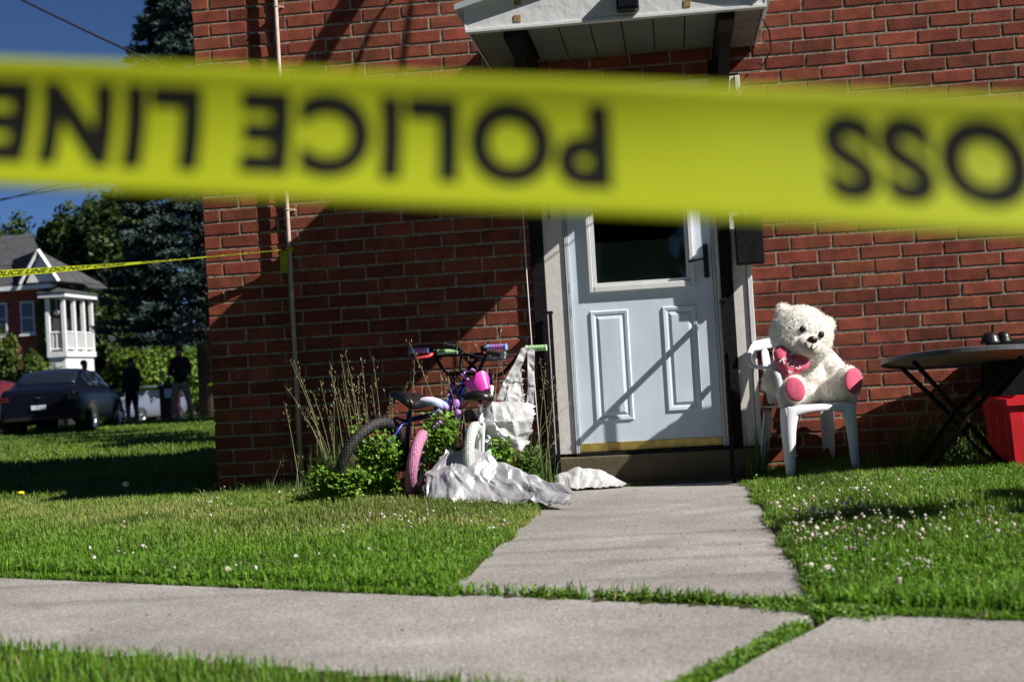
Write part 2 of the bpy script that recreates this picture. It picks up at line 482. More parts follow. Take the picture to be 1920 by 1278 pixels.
def slab(name, pts, parent, z=0.0, t=0.09, n_edge=18, seed=0):
    """concrete slab with slightly ragged edges; pts corners (x,y) counter-clockwise"""
    r = random.Random(seed); ring = []
    for i in range(len(pts)):
        a, b = Vector(pts[i]), Vector(pts[(i+1) % len(pts)])
        nn = (b-a).orthogonal().normalized()
        k = max(2, int((b-a).length/0.12))
        for j in range(k):
            q = a.lerp(b, j/k) + nn*r.uniform(-0.006, 0.006)
            ring.append(q)
    m = MB(); n = len(ring)
    c = sum(ring, Vector((0, 0)))/n
    inn = [q + (c-q).normalized()*0.012 for q in ring]
    vs = [(q.x, q.y, z-t) for q in ring] + [(q.x, q.y, z-0.012) for q in ring] + [(q.x, q.y, z) for q in inn]
    fs = [(i, (i+1) % n, (i+1) % n+n, i+n) for i in range(n)] + [(i+n, (i+1) % n+n, (i+1) % n+2*n, i+2*n) for i in range(n)]
    fs.append(tuple(range(2*n, 3*n)))
    m.add(vs, fs)
    return m.build(name, M_concrete, parent)

def swp(s, d):
    p = SP + SU*s + SN*d
    return (float(p[0]), float(p[1]))
pav = bpy.data.objects.new('sidewalk', None); COL.objects.link(pav); OFF['sidewalk'] = Vector((0, 0, 0)); tag(pav, kind='structure')
for k, (s0, s1) in enumerate(((-9.6, -6.05), (-6.0, -2.45), (-2.40, 1.19), (1.24, 4.8), (4.85, 8.4))):
    slab('slab', [swp(s0, SWD), swp(s1, SWD), swp(s1, 0.0), swp(s0, 0.0)], pav, seed=k)
walk = bpy.data.objects.new('front_path', None); COL.objects.link(walk); OFF['front_path'] = Vector((0, 0, 0)); tag(walk, kind='structure')
def far_y(x): return SP[1] + (x-SP[0])*SU[1]/SU[0]
slab('slab', [(-0.62, far_y(-0.62)+0.05), (PX1, far_y(PX1)+0.05), (PX1, -0.12), (-0.51, -0.16)], walk, seed=11)

# ------------------------------------------------------------------ brick building
B = thing('brick_house', 'red brick house front with pale blue door under a white hood', 'house', (0, 0, 0))
WX0, WX1, WH = -2.58, 7.0, 6.0
m = MB()
m.box((-2.06, 0.0045, -0.3), (-0.555, 2.0, WH))
m.box((0.635, 0.0045, -0.3), (WX1, 2.0, WH))
m.box((-0.555, 0.0045, 2.32), (0.635, 2.0, WH))
m.box((-0.555, 0.4, -0.3), (0.635, 2.0, 2.32))
m.box((WX0+0.006, 0.0315, -0.3), (-2.06, 1.99, WH-0.01))
m.build('wall', M_mortar, B)
m = MB(); m.box((WX0, 2.0, -0.3), (WX1, 5.0, 1.85)); m.build('rear_wing', M_mortar, B)
m = MB(); m.prism([(WX0-0.15, WH), (WX1+0.15, WH), (WX1+0.15, WH+0.2), (WX0-0.15, WH+0.2)], -0.25, 2.3); m.build('roof', M_roof, B)

CH, PI_, JT = 0.0800, 0.2320, 0.0125
def brick_mesh(L, seed):
    r = random.Random(seed)
    h = CH-JT; d = 0.06; e = 0.0035
    j = lambda s: r.uniform(-s, s)
    def ring(y, ins):
        return [(-L/2+ins+j(.0028), y+j(.0005), ins+j(.0024)), (L/2-ins+j(.0028), y+j(.0005), ins+j(.0024)),
                (L/2-ins+j(.0028), y+j(.0005), h-ins+j(.0024)), (-L/2+ins+j(.0028), y+j(.0005), h-ins+j(.0024))]
    vs = ring(d, 0) + ring(e, 0) + ring(0, e*1.1)
    # a mid point on the long edges so they are not ruler-straight
    fs = [(8, 9, 10, 11)]
    for a in (0, 4):
        fs += [(a+i, a+(i+1) % 4, a+4+(i+1) % 4, a+4+i) for i in range(4)]
    me = bpy.data.meshes.new('brick'); me.from_pydata(vs, [], fs); me.update(); me.materials.append(M_brick)
    return me
MESH = {}
def get_brick(L, k):
    key = (round(L, 3), k)
    if key not in MESH: MESH[key] = brick_mesh(key[0], hash(key) & 0xffff)
    return MESH[key]

def course_spans(x0, x1, row, phase):
    """bricks of one course between x0 and x1"""
    out = []; x = x0 + (phase if row % 2 else 0) - PI_
    while x < x1:
        a, b = max(x, x0), min(x+PI_-JT, x1)
        if b-a > 0.03: out.append((a, b))
        x += PI_
    return out
bricks = []
rr = random.Random(3)
for row in range(-2, 75):
    z = row*CH + 0.006
    for (x0, x1, y, ph) in ((WX0, -2.085, 0.027, 0.113), (-2.06, -0.562, 0.0, 0.07), (0.643, WX1, 0.0, 0.15)):
        if z > 2.30 and x0 > -2.1:
            if x0 < 0: x1 = WX1
            else: continue
        for a, b in course_spans(x0, x1, row, ph):
            bricks.append((a, b, y, z))
def priority(b):
    a, e, y, z = b; c = (a+e)/2
    if z < 0.02 or z > 3.02 - (c+2.6)*0.085: return 99     # outside the picture
    if c > 2.35 or (-0.62 < c < 0.64 and z > 2.0): return 99
    if e-a < 0.1: return 50
    if c > 0.64: return 1 + (abs(z-1.0))*0.1
    if c < -2.0: return 1.3 + (0 if z > 1.0 else 1)
    return 2 + abs(z-0.9)*0.2
order = sorted(range(len(bricks)), key=lambda i: priority(bricks[i]))
singles = set(i for i in order[:300])
V = []; F = []
for i, (a, b, y, z) in enumerate(bricks):
    L = b-a; k = rr.randrange(8)
    dx, dy, dz = rr.uniform(-.0015, .0015), rr.uniform(-.0012, .0012), rr.uniform(-.0015, .0015)
    if abs(L-(PI_-JT)) < 0.002: L = PI_-JT
    if i in singles:
        o = bpy.data.objects.new('brick', get_brick(L, k)); COL.objects.link(o); o.parent = B
        o.location = ((a+b)/2+dx, y+dy, z+dz); o.rotation_euler = (0, rr.uniform(-.006, .006), rr.uniform(-.003, .003))
    else:
        me = get_brick(L, k); base = len(V)
        for v in me.vertices: V.append((v.co.x+(a+b)/2+dx, v.co.y+y+dy, v.co.z+z+dz))
        for p in me.polygons: F.append([base+q for q in p.vertices])
o = np_mesh('brickwork', V, F, M_brick, parent=B)
tag(o, kind='stuff')
# bricks on the left return wall
V = []; F = []
for row in range(-2, 75):
    yy = 0.05 + (0.11 if row % 2 else 0)
    while yy < 1.95:
        me = get_brick(PI_-JT, rr.randrange(8)); base = len(V)
        for v in me.vertices: V.append((WX0+v.co.y, yy+v.co.x+0.11, row*CH+0.006+v.co.z))
        for p in me.polygons: F.append([base+q for q in reversed(p.vertices)])
        yy += PI_
o = np_mesh('side_brickwork', V, F, M_brick, parent=B); tag(o, kind='stuff')

# door surround: side panels, head, jambs
m = MB()
m.box((-0.562, -0.013, 0.19), (-0.424, 0.05, 2.30))
m.build('casing', M_casing, B, bevel=0.003)
m = MB(); m.box((0.530, -0.013, 0.185), (0.610, 0.05, 2.30)); m.build('casing', M_casing, B, bevel=0.003)
m = MB(); m.box((0.613, -0.024, 0.185), (0.641, 0.05, 2.30)); m.build('casing_edge', M_white, B, bevel=0.003)
m = MB(); m.box((-0.42, -0.012, 2.14), (0.526, 0.05, 2.30)); m.build('door_head', M_casing, B, bevel=0.003)
for x0, x1, y in ((-0.421, -0.412, -0.024), (-0.410, -0.401, -0.018), (0.421, 0.437, -0.012), (0.440, 0.462, -0.018), (0.465, 0.526, -0.010)):
    m = MB(); m.box((x0, y, 0.188), (x1, 0.05, 2.135)); m.build('jamb', M_alu if x0 < 0.43 else M_casing, B, bevel=0.002)

# the door leaf with its panels, glazing and hardware
m = MB()
DX0, DX1, DZ0, DZ1 = -0.3985, 0.4185, 0.196, 2.13
WXA, WXB, WZA, WZB = -0.262, 0.290, 1.150, 1.98
m.box((DX0, 0, DZ0), (DX1, 0.045, WZA)); m.box((DX0, 0, WZB), (DX1, 0.045, DZ1))
m.box((DX0, 0, WZA), (WXA, 0.045, WZB)); m.box((WXB, 0, WZA), (DX1, 0.045, WZB))
door = m.build('door', M_door, B)
def raised_panel(x0, x1, z0, z1):
    m = MB(); st = [(0.0, 0.001), (0.007, -0.009), (0.022, -0.007), (0.034, 0.004 - 0.006), (0.052, -0.009)]
    rings = [[(x0+i, y, z0+i), (x1-i, y, z0+i), (x1-i, y, z1-i), (x0+i, y, z1-i)] for i, y in st]
    vs = [p for r_ in rings for p in r_]
    fs = [(4*k+i, 4*k+(i+1) % 4, 4*k+4+(i+1) % 4, 4*k+4+i) for k in range(len(st)-1) for i in range(4)] + [tuple(4*(len(st)-1)+i for i in range(4))]
    m.add(vs, fs); m.build('panel', M_door, door)
raised_panel(-0.297, -0.075, 0.367, 1.008); raised_panel(0.119, 0.318, 0.404, 1.008)
def frame_bar(x0, x1, z0, z1):
    m = MB(); m.box((x0, -0.026, z0), (x1, 0.0, z1)); m.build('glazing_frame', M_white, door, bevel=0.004)
frame_bar(-0.290, WXA-0.004, 1.112, 2.02); frame_bar(0.292, 0.318, 1.112, 2.02); frame_bar(WXA-0.001, 0.289, 1.112, 1.148); frame_bar(WXA-0.001, 0.289, 1.985, 2.02)
m = MB(); m.box((WXA-0.001, -0.015, WZA), (WXA+0.018, 0.0, WZB)); m.box((WXB-0.018, -0.015, WZA), (WXB, 0, WZB)); m.box((WXA+0.018, -0.015, WZA), (WXB-0.018, 0, WZA+0.016)); m.build('glazing_bead', M_white, door)
m = MB(); m.box((WXA, 0.016, WZA), (WXB, 0.021, WZB)); m.build('pane', M_glass, door)
m = MB(); m.box((WXA+0.02, 0.030, WZA+0.004), (WXB-0.01, 0.034, 1.40)); m.build('blind', M_curtain, door)
m = MB(); m.box((-0.40, 0.30, 0.2), (0.42, 0.31, 2.1)); m.build('dark_hall', M_interior, door)
m = MB(); m.box((DX0+0.003, -0.006, 0.196), (DX1-0.003, 0.0, 0.246)); m.build('kick_plate', M_brass, door, bevel=0.0015)
m = MB(); m.box((0.372, -0.016, 1.155), (0.402, 0.0, 1.352)); m.build('handle_plate', M_black, door, bevel=0.008)
m = MB(); m.tube([(0.387, -0.015, 1.262), (0.387, -0.055, 1.262), (0.36, -0.06, 1.262), (0.285, -0.055, 1.252)], 0.0065, 8); m.build('handle', M_black, door, smooth=True)
for z in (0.30, 0.98, 1.12):
    m = MB(); m.box((-0.409, -0.023, z), (-0.400, -0.016, z+0.06)); m.build('hinge', M_alu, door)
m = MB(); m.box((DX0-0.02, -0.05, 0.176), (DX1+0.10, 0.045, 0.192)); m.build('threshold', M_blackmetal, B)
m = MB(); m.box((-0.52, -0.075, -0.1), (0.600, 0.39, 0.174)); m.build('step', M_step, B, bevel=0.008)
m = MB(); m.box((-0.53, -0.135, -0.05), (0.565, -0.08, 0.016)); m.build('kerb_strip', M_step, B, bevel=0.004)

def text_mesh(body, offset=0.0, shear=0.0, spacing=1.0):
    c = bpy.data.curves.new('txt', 'FONT'); c.body = body; c.size = 1.0; c.offset = offset; c.shear = shear; c.space_character = spacing
    c.resolution_u = 6
    o = bpy.data.objects.new('txt', c); COL.objects.link(o)
    dg = bpy.context.evaluated_depsgraph_get()
    me = bpy.data.meshes.new_from_object(o.evaluated_get(dg))
    bpy.data.objects.remove(o); bpy.data.curves.remove(c)
    return me
def text_on(name, body, fn, mat, parent, width=None, height=None, offset=0.0, shear=0.0, cuts=0, spacing=1.0):
    """lay lettering on a surface: fn(u, v) -> world point; u in 0..width, v in 0..height"""
    me = text_mesh(body, offset, shear, spacing)
    bm = bmesh.new(); bm.from_mesh(me); bpy.data.meshes.remove(me)
    xs = [v.co.x for v in bm.verts]; ys = [v.co.y for v in bm.verts]
    x0, x1, y0, y1 = min(xs), max(xs), min(ys), max(ys)
    for k in range(1, cuts):
        bmesh.ops.bisect_plane(bm, geom=bm.verts[:]+bm.edges[:]+bm.faces[:], plane_co=(0, y0+(y1-y0)*k/cuts, 0), plane_no=(0, 1, 0))
    for k in range(1, cuts*4):
        bmesh.ops.bisect_plane(bm, geom=bm.verts[:]+bm.edges[:]+bm.faces[:], plane_co=(x0+(x1-x0)*k/(cuts*4), 0, 0), plane_no=(1, 0, 0))
    sx = (width/(x1-x0)) if width else height/(y1-y0)
    sy = (height/(y1-y0)) if height else sx
    for v in bm.verts:
        v.co = fn((v.co.x-x0)*sx, (v.co.y-y0)*sy)
    me = bpy.data.meshes.new(name); bm.to_mesh(me); bm.free()
    return link(name, me, mat, parent)
text_on('house_number', '1', lambda u, v: Vector((-0.507+u, -0.016, 1.558+v)), M_black, B, height=0.085, offset=0.02)

# downspout conduit
m = MB(); m.tube([(-2.045, -0.030, 0.03), (-2.045, -0.030, 1.0), (-2.045, -0.030, 2.0), (-2.045, -0.030, 5.8)], 0.0125, 10)
pipe = m.build('conduit_pipe', M_pipe, B, smooth=True)
for z in (0.55, 1.72, 2.93):
    m = MB(); m.torus(Matrix.Translation((-2.045, -0.030, z)), 0.0135, 0.004, 14, 6); m.box((-2.038, -0.02, z-0.006), (-2.005, 0.004, z+0.006)); m.build('clip', M_pipe, pipe)

# hood over the door
hood = None
HY = -1.0
m = MB(); m.prism([(-0.785, 2.457), (0.735, 2.457), (0.735, 2.565), (-0.024, 2.745), (-0.785, 2.565)], HY, HY+0.03)
hood = m.build('hood', M_fascia, B)
m = MB(); m.box((-0.791, HY-0.008, 2.438), (0.741, HY+0.034, 2.455)); m.build('drip_edge', M_white, hood, bevel=0.002)
for s, xe in ((-1, -0.785), (1, 0.735)):
    m = MB(); m.box((min(xe, xe+s*0.008), HY-0.004, 2.457), (max(xe, xe+s*0.008), -0.001, 2.56)); m.build('side_fascia', M_white, hood)
    xi = -0.024; xo = xe + s*0.05
    zo = 2.565-0.02
    P_ = [(xi, 2.75), (xo, zo+0.005), (xo, zo+0.035), (xi, 2.785)]
    if s > 0: P_ = P_[::-1]
    m = MB(); m.prism(P_[::-1] , HY-0.05, -0.001); m.build('hood_roof', M_alu, hood)
m = MB(); m.box((-0.775, HY+0.032, 2.505), (0.728, -0.002, 2.515)); m.build('soffit_deck', M_blackmetal, hood)
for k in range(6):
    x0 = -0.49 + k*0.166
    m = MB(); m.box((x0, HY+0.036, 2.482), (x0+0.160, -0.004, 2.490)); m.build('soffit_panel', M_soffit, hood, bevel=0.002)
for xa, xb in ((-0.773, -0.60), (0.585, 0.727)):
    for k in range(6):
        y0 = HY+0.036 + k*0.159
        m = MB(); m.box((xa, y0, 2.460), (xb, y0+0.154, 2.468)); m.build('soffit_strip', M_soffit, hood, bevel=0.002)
for xa, xb in ((-0.60, -0.51), (0.500, 0.585)):
    m = MB(); m.box((xa+0.001, HY+0.034, 2.400), (xb-0.001, -0.004, 2.475)); m.build('bearer', M_blackmetal, hood, bevel=0.003)
    m = MB(); y_ = -0.16
    m.add([(xa+0.012, -0.70, 2.40), (xb-0.012, -0.70, 2.40), (xb-0.012, -0.62, 2.40), (xa+0.012, -0.62, 2.40), (xa+0.012, -0.06, 2.20), (xb-0.012, -0.06, 2.20), (xb-0.012, -0.06, 2.28), (xa+0.012, -0.06, 2.28)],
          [(0, 1, 5, 4), (1, 2, 6, 5), (2, 3, 7, 6), (3, 0, 4, 7), (0, 3, 2, 1), (4, 5, 6, 7)])
    m.build('brace', M_blackmetal, hood)
for x, z in ((-0.512, 2.577), (-0.518, 2.491), (0.348, 2.491)):
    m = MB(); m.box((x-0.018, HY-0.004, z-0.017), (x+0.018, HY+0.002, z+0.017)); m.build('patch', M_tan, hood, bevel=0.001)
# white conduit wire loop at the hood's right end
m = MB(); m.tube([(0.738, -0.6, 2.50), (0.79, -0.45, 2.44), (0.81, -0.25, 2.38), (0.77, -0.08, 2.33), (0.75, -0.02, 2.36)], 0.004, 6); m.build('cable', M_wire, hood)

# posts and side rails
for x0, x1, yy, zb in ((-0.617, -0.540, -0.036, 0.0), (0.464, 0.532, -0.036, -0.02)):
    m = MB(); m.box((x0, yy, zb), (x1, yy+0.022, 2.398)); m.build('post', M_blackmetal, B, bevel=0.004)
for x in (-0.520, 0.462):
    m = MB(); m.box((x-0.010, -0.075, 0.0), (x+0.010, -0.058, 1.00)); m.box((x-0.010, -0.255, 0.0), (x+0.010, -0.235, 1.00)) if x > 0 else None
    rail = m.build('rail_post', M_blackmetal, B)
    m = MB(); m.box((x-0.016, -0.34 if x > 0 else -0.09, 1.001), (x+0.016, -0.056, 1.020)); m.build('handrail', M_blackmetal, rail, bevel=0.003)

# ------------------------------------------------------------------ things fixed to the house
mb = thing('mailbox', 'black metal mailbox on the casing to the right of the door', 'mailbox', (0.63, -0.03, 1.21))
m = MB(); m.box((0.556, -0.135, 1.212), (0.712, -0.038, 1.47)); m.build('body', M_blackmetal, mb, bevel=0.006)
m = MB(); m.prism([(0.550, 1.472), (0.718, 1.472), (0.718, 1.488), (0.550, 1.488)], -0.15, -0.038); m.build('lid', M_blackmetal, mb, bevel=0.003)
pl = thing('porch_light', 'small black floodlight box on the hood front', 'light', (0.05, -1.0, 2.47))
m = MB(); m.box((-0.008, -1.075, 2.470), (0.106, -1.001, 2.62)); m.build('housing', M_black, pl, bevel=0.006)
m = MB(); m.box((0.004, -1.080, 2.485), (0.094, -1.076, 2.59)); m.build('lens', M_carglass, pl)

# unseen arm and cable loop, added to cast diagonal shadows on the top-left bricks
wb = thing('shadow_bracket', 'grey service bracket with looped cable on the wall above the hood', 'bracket', (0.0, 0.0, 3.9))
def lift(x, z, d): return Vector((x + d/0.36, -d, z + d*0.87/0.36))
pa, pb = lift(-1.93, 2.46, 0.62), lift(-1.24, 3.42, 0.12)
pt = (pb-pa).normalized()
m = MB(); m.tube([pa, pa.lerp(pb, 0.5), pb], 0.052, 10); m.build('arm', M_alu, wb, smooth=True)
m = MB(); m.tube([pb, Vector((pb.x+0.04, -0.002, pb.z+0.05))], 0.05, 10); m.build('wall_plate', M_alu, wb, smooth=True)
lp = [lift(-1.62+0.36*q, 2.47+0.50*q+0.10*math.sin(math.pi*q), 0.45+0.05*math.sin(3*q)) for q in np.linspace(0, 1, 9)] + [lift(-1.22-0.10*q, 2.97-0.5*q, 0.50) for q in np.linspace(0.1, 1, 8)]
m = MB(); m.tube(lp, 0.009, 6); m.build('cable_loop', M_wire, wb, smooth=True)
# ------------------------------------------------------------------ police tape in front of the lens
def big_tape():
    t = thing('police_tape', 'broad yellow police tape stretched close across the view, lettering upside down', 'tape', (0.0, -7.40, 0.72))
    W_ = 0.084
    def surf(X, q, off=0.0):
        """q -0.5 (bottom) .. 0.5 (top)"""
        zc = 0.8300 - 0.125*X + 0.022*X*X + 0.002*math.sin(5.1*X+1)
        y = -7.40 - 0.50*W_*(0.5-q)**2 - 0.15*W_*q + 0.05*math.sin(1.7*X+0.4)*q*W_
        y += 0.0010*math.sin(23*X+2*q) + 0.0008*math.sin(11*X-3*q)
        return Vector((X, y-off, zc + q*W_*0.97))
    nx, nq = 130, 12
    m = MB(); m.grid([[surf(-1.7+3.5*i/nx, -0.5+j/nq) for j in range(nq+1)] for i in range(nx+1)])
    m.build('strip', M_tape, t, smooth=True, solid=0.0003)
    sx = 0.2125/2.0
    def lay(text, xr, width):
        # rotated by half a turn: text begins at the right and runs left, upside down
        text_on('lettering', text, lambda u, v: surf(xr-u, 0.335-v/W_, 0.0006), M_ink, t, width=width, height=0.0545, offset=0.056, cuts=6, spacing=1.16)
    lay('POLICE', 0.1500, 0.2170); lay('LINE', -0.0910, 0.1370)
    lay('CROSS', 0.2690+0.198, 0.198)
    lay('NOT', 0.66, 0.115); lay('DO', -0.27, 0.07)
    return t
big_tape()

def far_tape():
    t = thing('barrier_tape', 'narrow yellow police tape tied to the conduit and running left across the yard', 'tape', (-2.05, -0.05, 1.48))
    A, Bp = Vector((-2.05, -0.046, 1.484)), Vector((-5.6, -0.75, 1.44))
    Wt = 0.076
    def surf(s, q, off=0.0):
        c = A.lerp(Bp, s); c.z -= 0.035*math.sin(math.pi*s)
        # the tape is folded narrow at the knot and opens out towards the left
        th = 1.30 - 0.32*min(1, s*2.2) + 0.12*math.sin(9*s)
        wq = Wt*q*(0.35+0.65*min(1, s*3))
        return c + Vector((0.0, math.sin(th)*wq - off*math.cos(th), math.cos(th)*wq + off*math.sin(th)))
    n = 60
    m = MB(); m.grid([[surf(i/n, -0.5+j/6) for j in range(7)] for i in range(n+1)])
    m.build('strip', M_tape, t, smooth=True, solid=0.0004)
    L = (Bp-A).length
    for s0, s1, tx in ((0.02, 0.13, 'DO NOT CROSS'), (0.16, 0.235, 'POLICE LINE'), (0.262, 0.475, 'POLICE LINE DO NOT CROSS'), (0.56, 0.78, 'POLICE LINE DO NOT CROSS')):
        text_on('lettering', tx, lambda u, v: surf(s1-u/L, -0.33+v/Wt, 0.0015), M_ink, t, width=(s1-s0)*L, height=0.05, offset=0.02, cuts=3)
    m = MB(); m.torus(Matrix.Translation((-2.045, -0.03, 1.484)), 0.020, 0.007, 14, 6, sq=2.2); m.build('knot', M_tape, t)
    m = MB(); m.grid([[(-2.10+0.045*j/2+0.004*math.sin(i), -0.052-0.006*math.sin(i*1.3+j), 1.475-0.026*i) for j in range(3)] for i in range(6)])
    m.build('loose_end', M_tape, t, solid=0.0004)
far_tape()

# ------------------------------------------------------------------ plastic chair
def chair():
    a = math.radians(15)
    r_ = Vector((math.cos(a), math.sin(a), 0)); b_ = Vector((-math.sin(a), math.cos(a), 0))
    O = Vector((0.745, -0.52, 0.0))           # front left foot
    zg = 0.035
    def P(x, y, z): return O + r_*x + b_*y + Vector((0, 0, z))
    c = thing('garden_chair', 'white moulded plastic armchair holding the teddy bear by the wall', 'chair', P(0.2, 0.2, zg))
    def sheet(name, rows, th=0.008, sub=1):
        m = MB(); m.grid(rows); return m.build(name, M_plastic, c, smooth=True, solid=th, sub=sub)
    # front legs: folded channel, one wing facing forward and one facing sideways
    for x0, s in ((0.0, 1), (0.395, -1)):
        rows = []
        for z, w1, w2, lx in ((zg, 0.036, 0.030, 0.0), (0.15, 0.048, 0.042, 0.0), (0.28, 0.060, 0.055, 0.002), (0.36, 0.078, 0.065, 0.0), (0.415, 0.10, 0.07, -0.003)):
            x = x0 - s*lx*2
            rows.append([P(x+s*w1*1.0, 0.020, z), P(x+s*w1*0.6, 0.004, z), P(x+s*0.018, 0.0, z), P(x, 0.012, z), P(x-s*0.006, w2*0.6, z), P(x-s*0.008, w2*1.15, z)])
        sheet('leg', rows)
    for x0, s in ((0.0, 1), (0.395, -1)):
        rows = []
        for z, w1, y in ((zg, 0.045, 0.47), (0.2, 0.055, 0.43), (0.40, 0.07, 0.39)):
            x = x0 - s*(0.02*(0.4-z)/0.36)
            rows.append([P(x+s*w1, y-0.004, z), P(x+s*0.02, y, z), P(x, y-0.015, z), P(x-s*0.003, y-w1, z)])
        sheet('leg', rows)
    # seat with turned-down front apron
    rows = []
    for i in range(9):
        x = -0.004+0.403*i/8
        ed = abs(i-4)/4
        dip = 0.014*(1-ed**2)
        ap = 0.352 + 0.012*(1-ed**2) - (0.035*(ed**3))
        rows.append([P(x, 0.010, ap+0.012), P(x, 0.004, 0.395), P(x, 0.02, 0.422-dip*0.3), P(x, 0.12, 0.420-dip), P(x, 0.30, 0.405-dip), P(x, 0.385, 0.408-dip)])
    sheet('seat', rows)
    # arms: rise from the front legs, sweep outward and curl up into the back
    for x0, s in ((0.0, 1), (0.395, -1)):
        pth = [((0.000, 0.030, 0.40), 0.040), ((-0.004, 0.030, 0.52), 0.034), ((-0.010, 0.036, 0.595), 0.034), ((-0.026, 0.075, 0.628), 0.034), ((-0.050, 0.17, 0.632), 0.034), ((-0.066, 0.28, 0.640), 0.032),
               ((-0.066, 0.36, 0.672), 0.030), ((-0.046, 0.42, 0.725), 0.028), ((-0.005, 0.445, 0.768), 0.030)]
        rows = []
        if s < 0: pth = [((x, y, z-0.055*max(0, min(1, (z-0.45)/0.12)) if y < 0.35 else z-0.03), w_) for (x, y, z), w_ in pth]
        for i, ((x, y, z), w_) in enumerate(pth):
            k = min(1, max(0, (i-2)/2))         # 0 upright, 1 flat arm
            d1 = Vector((1, 0, 0)) if i < 7 else Vector((0.8, 0, -0.6))
            q = Vector((0, 0, 0))
            row = []
            for u in (-1, -0.5, 0, 0.5, 1):
                ux = u*w_*0.62
                drop = -0.016*(abs(u)**2)*k
                yb = 0.012*(abs(u)**2)*(1-k)
                row.append(P(x0 + s*(x + ux*(1 if i < 7 else 0.7)), y+yb, z+drop+(0 if i < 7 else -ux*0.6)))
            rows.append(row)
        sheet('arm', rows)
    # back shell with slots
    for k in range(5):
        xa = 0.035+0.068*k
        rows = [[P(xa + 0.052*u, 0.385 + 0.075*v + 0.02*(1-((xa+0.026*1-0.2)/0.2)**2), 0.41+0.33*v) for u in (0, .5, 1)] for v in (0, .3, .6, 1)]
        sheet('back_slat', rows, 0.006)
    rows = []
    for i in range(11):
        x = -0.012+0.42*i/10; e = (x-0.198)/0.21
        zt = 0.775 + 0.02*(1-e*e); y = 0.462 + 0.022*(1-e*e)
        rows.append([P(x, y-0.006, zt-0.06), P(x, y, zt-0.03), P(x, y+0.004, zt), P(x, y+0.02, zt-0.006)])
    sheet('back_rail', rows)
chair()

# ------------------------------------------------------------------ teddy bear
def remesh(mbs, voxel, smooth=6):
    me = bpy.data.meshes.new('tmp'); me.from_pydata(mbs.v, [], mbs.f)
    o = bpy.data.objects.new('tmp', me); COL.objects.link(o)
    md = o.modifiers.new('r', 'REMESH'); md.mode = 'VOXEL'; md.voxel_size = voxel
    ms = o.modifiers.new('s', 'SMOOTH'); ms.iterations = smooth; ms.factor = 0.5
    dg = bpy.context.evaluated_depsgraph_get()
    r = bpy.data.meshes.new_from_object(o.evaluated_get(dg))
    bpy.data.objects.remove(o); bpy.data.meshes.remove(me)
    return r
def fur_on(me, n, length, width, col_fn, name, parent, skip=None):
    nv = len(me.vertices); nf = len(me.polygons)
    co = np.empty(nv*3); me.vertices.foreach_get('co', co); co = co.reshape(-1, 3)
    ce = np.empty(nf*3); me.polygons.foreach_get('center', ce); ce = ce.reshape(-1, 3)
    no = np.empty(nf*3); me.polygons.foreach_get('normal', no); no = no.reshape(-1, 3)
    ar = np.empty(nf); me.polygons.foreach_get('area', ar)
    idx = rng.choice(nf, n, p=ar/ar.sum())
    p = ce[idx] + rng.normal(0, 0.004, (n, 3)); nn = no[idx]
    if skip is not None:
        k = ~skip(p); p = p[k]; nn = nn[k]
    n = len(p)
    curl = np.stack([vnoise(p[:, 0]*60, p[:, 2]*60, 1), vnoise(p[:, 1]*60, p[:, 2]*60, 2), vnoise(p[:, 0]*60, p[:, 1]*60+9, 3)], 1)-0.5
    d = nn + curl*2.2 + rng.normal(0, 0.30, (n, 3)); d /= np.linalg.norm(d, axis=1)[:, None]
    sdir = np.cross(d, rng.normal(0, 1, (n, 3))); sdir /= np.linalg.norm(sdir, axis=1)[:, None]
    L = length*rng.uniform(0.6, 1.2, n)[:, None]; W_ = width*rng.uniform(0.7, 1.3, n)[:, None]
    a = p - sdir*W_; b = p + sdir*W_; c = p + d*L
    V = np.stack([a, b, c], 1).reshape(-1, 3)
    F = np.arange(3*n).reshape(-1, 3)
    return np_mesh(name, V, F, M_fur, col=np.repeat(col_fn(p), 3, 0), parent=parent)

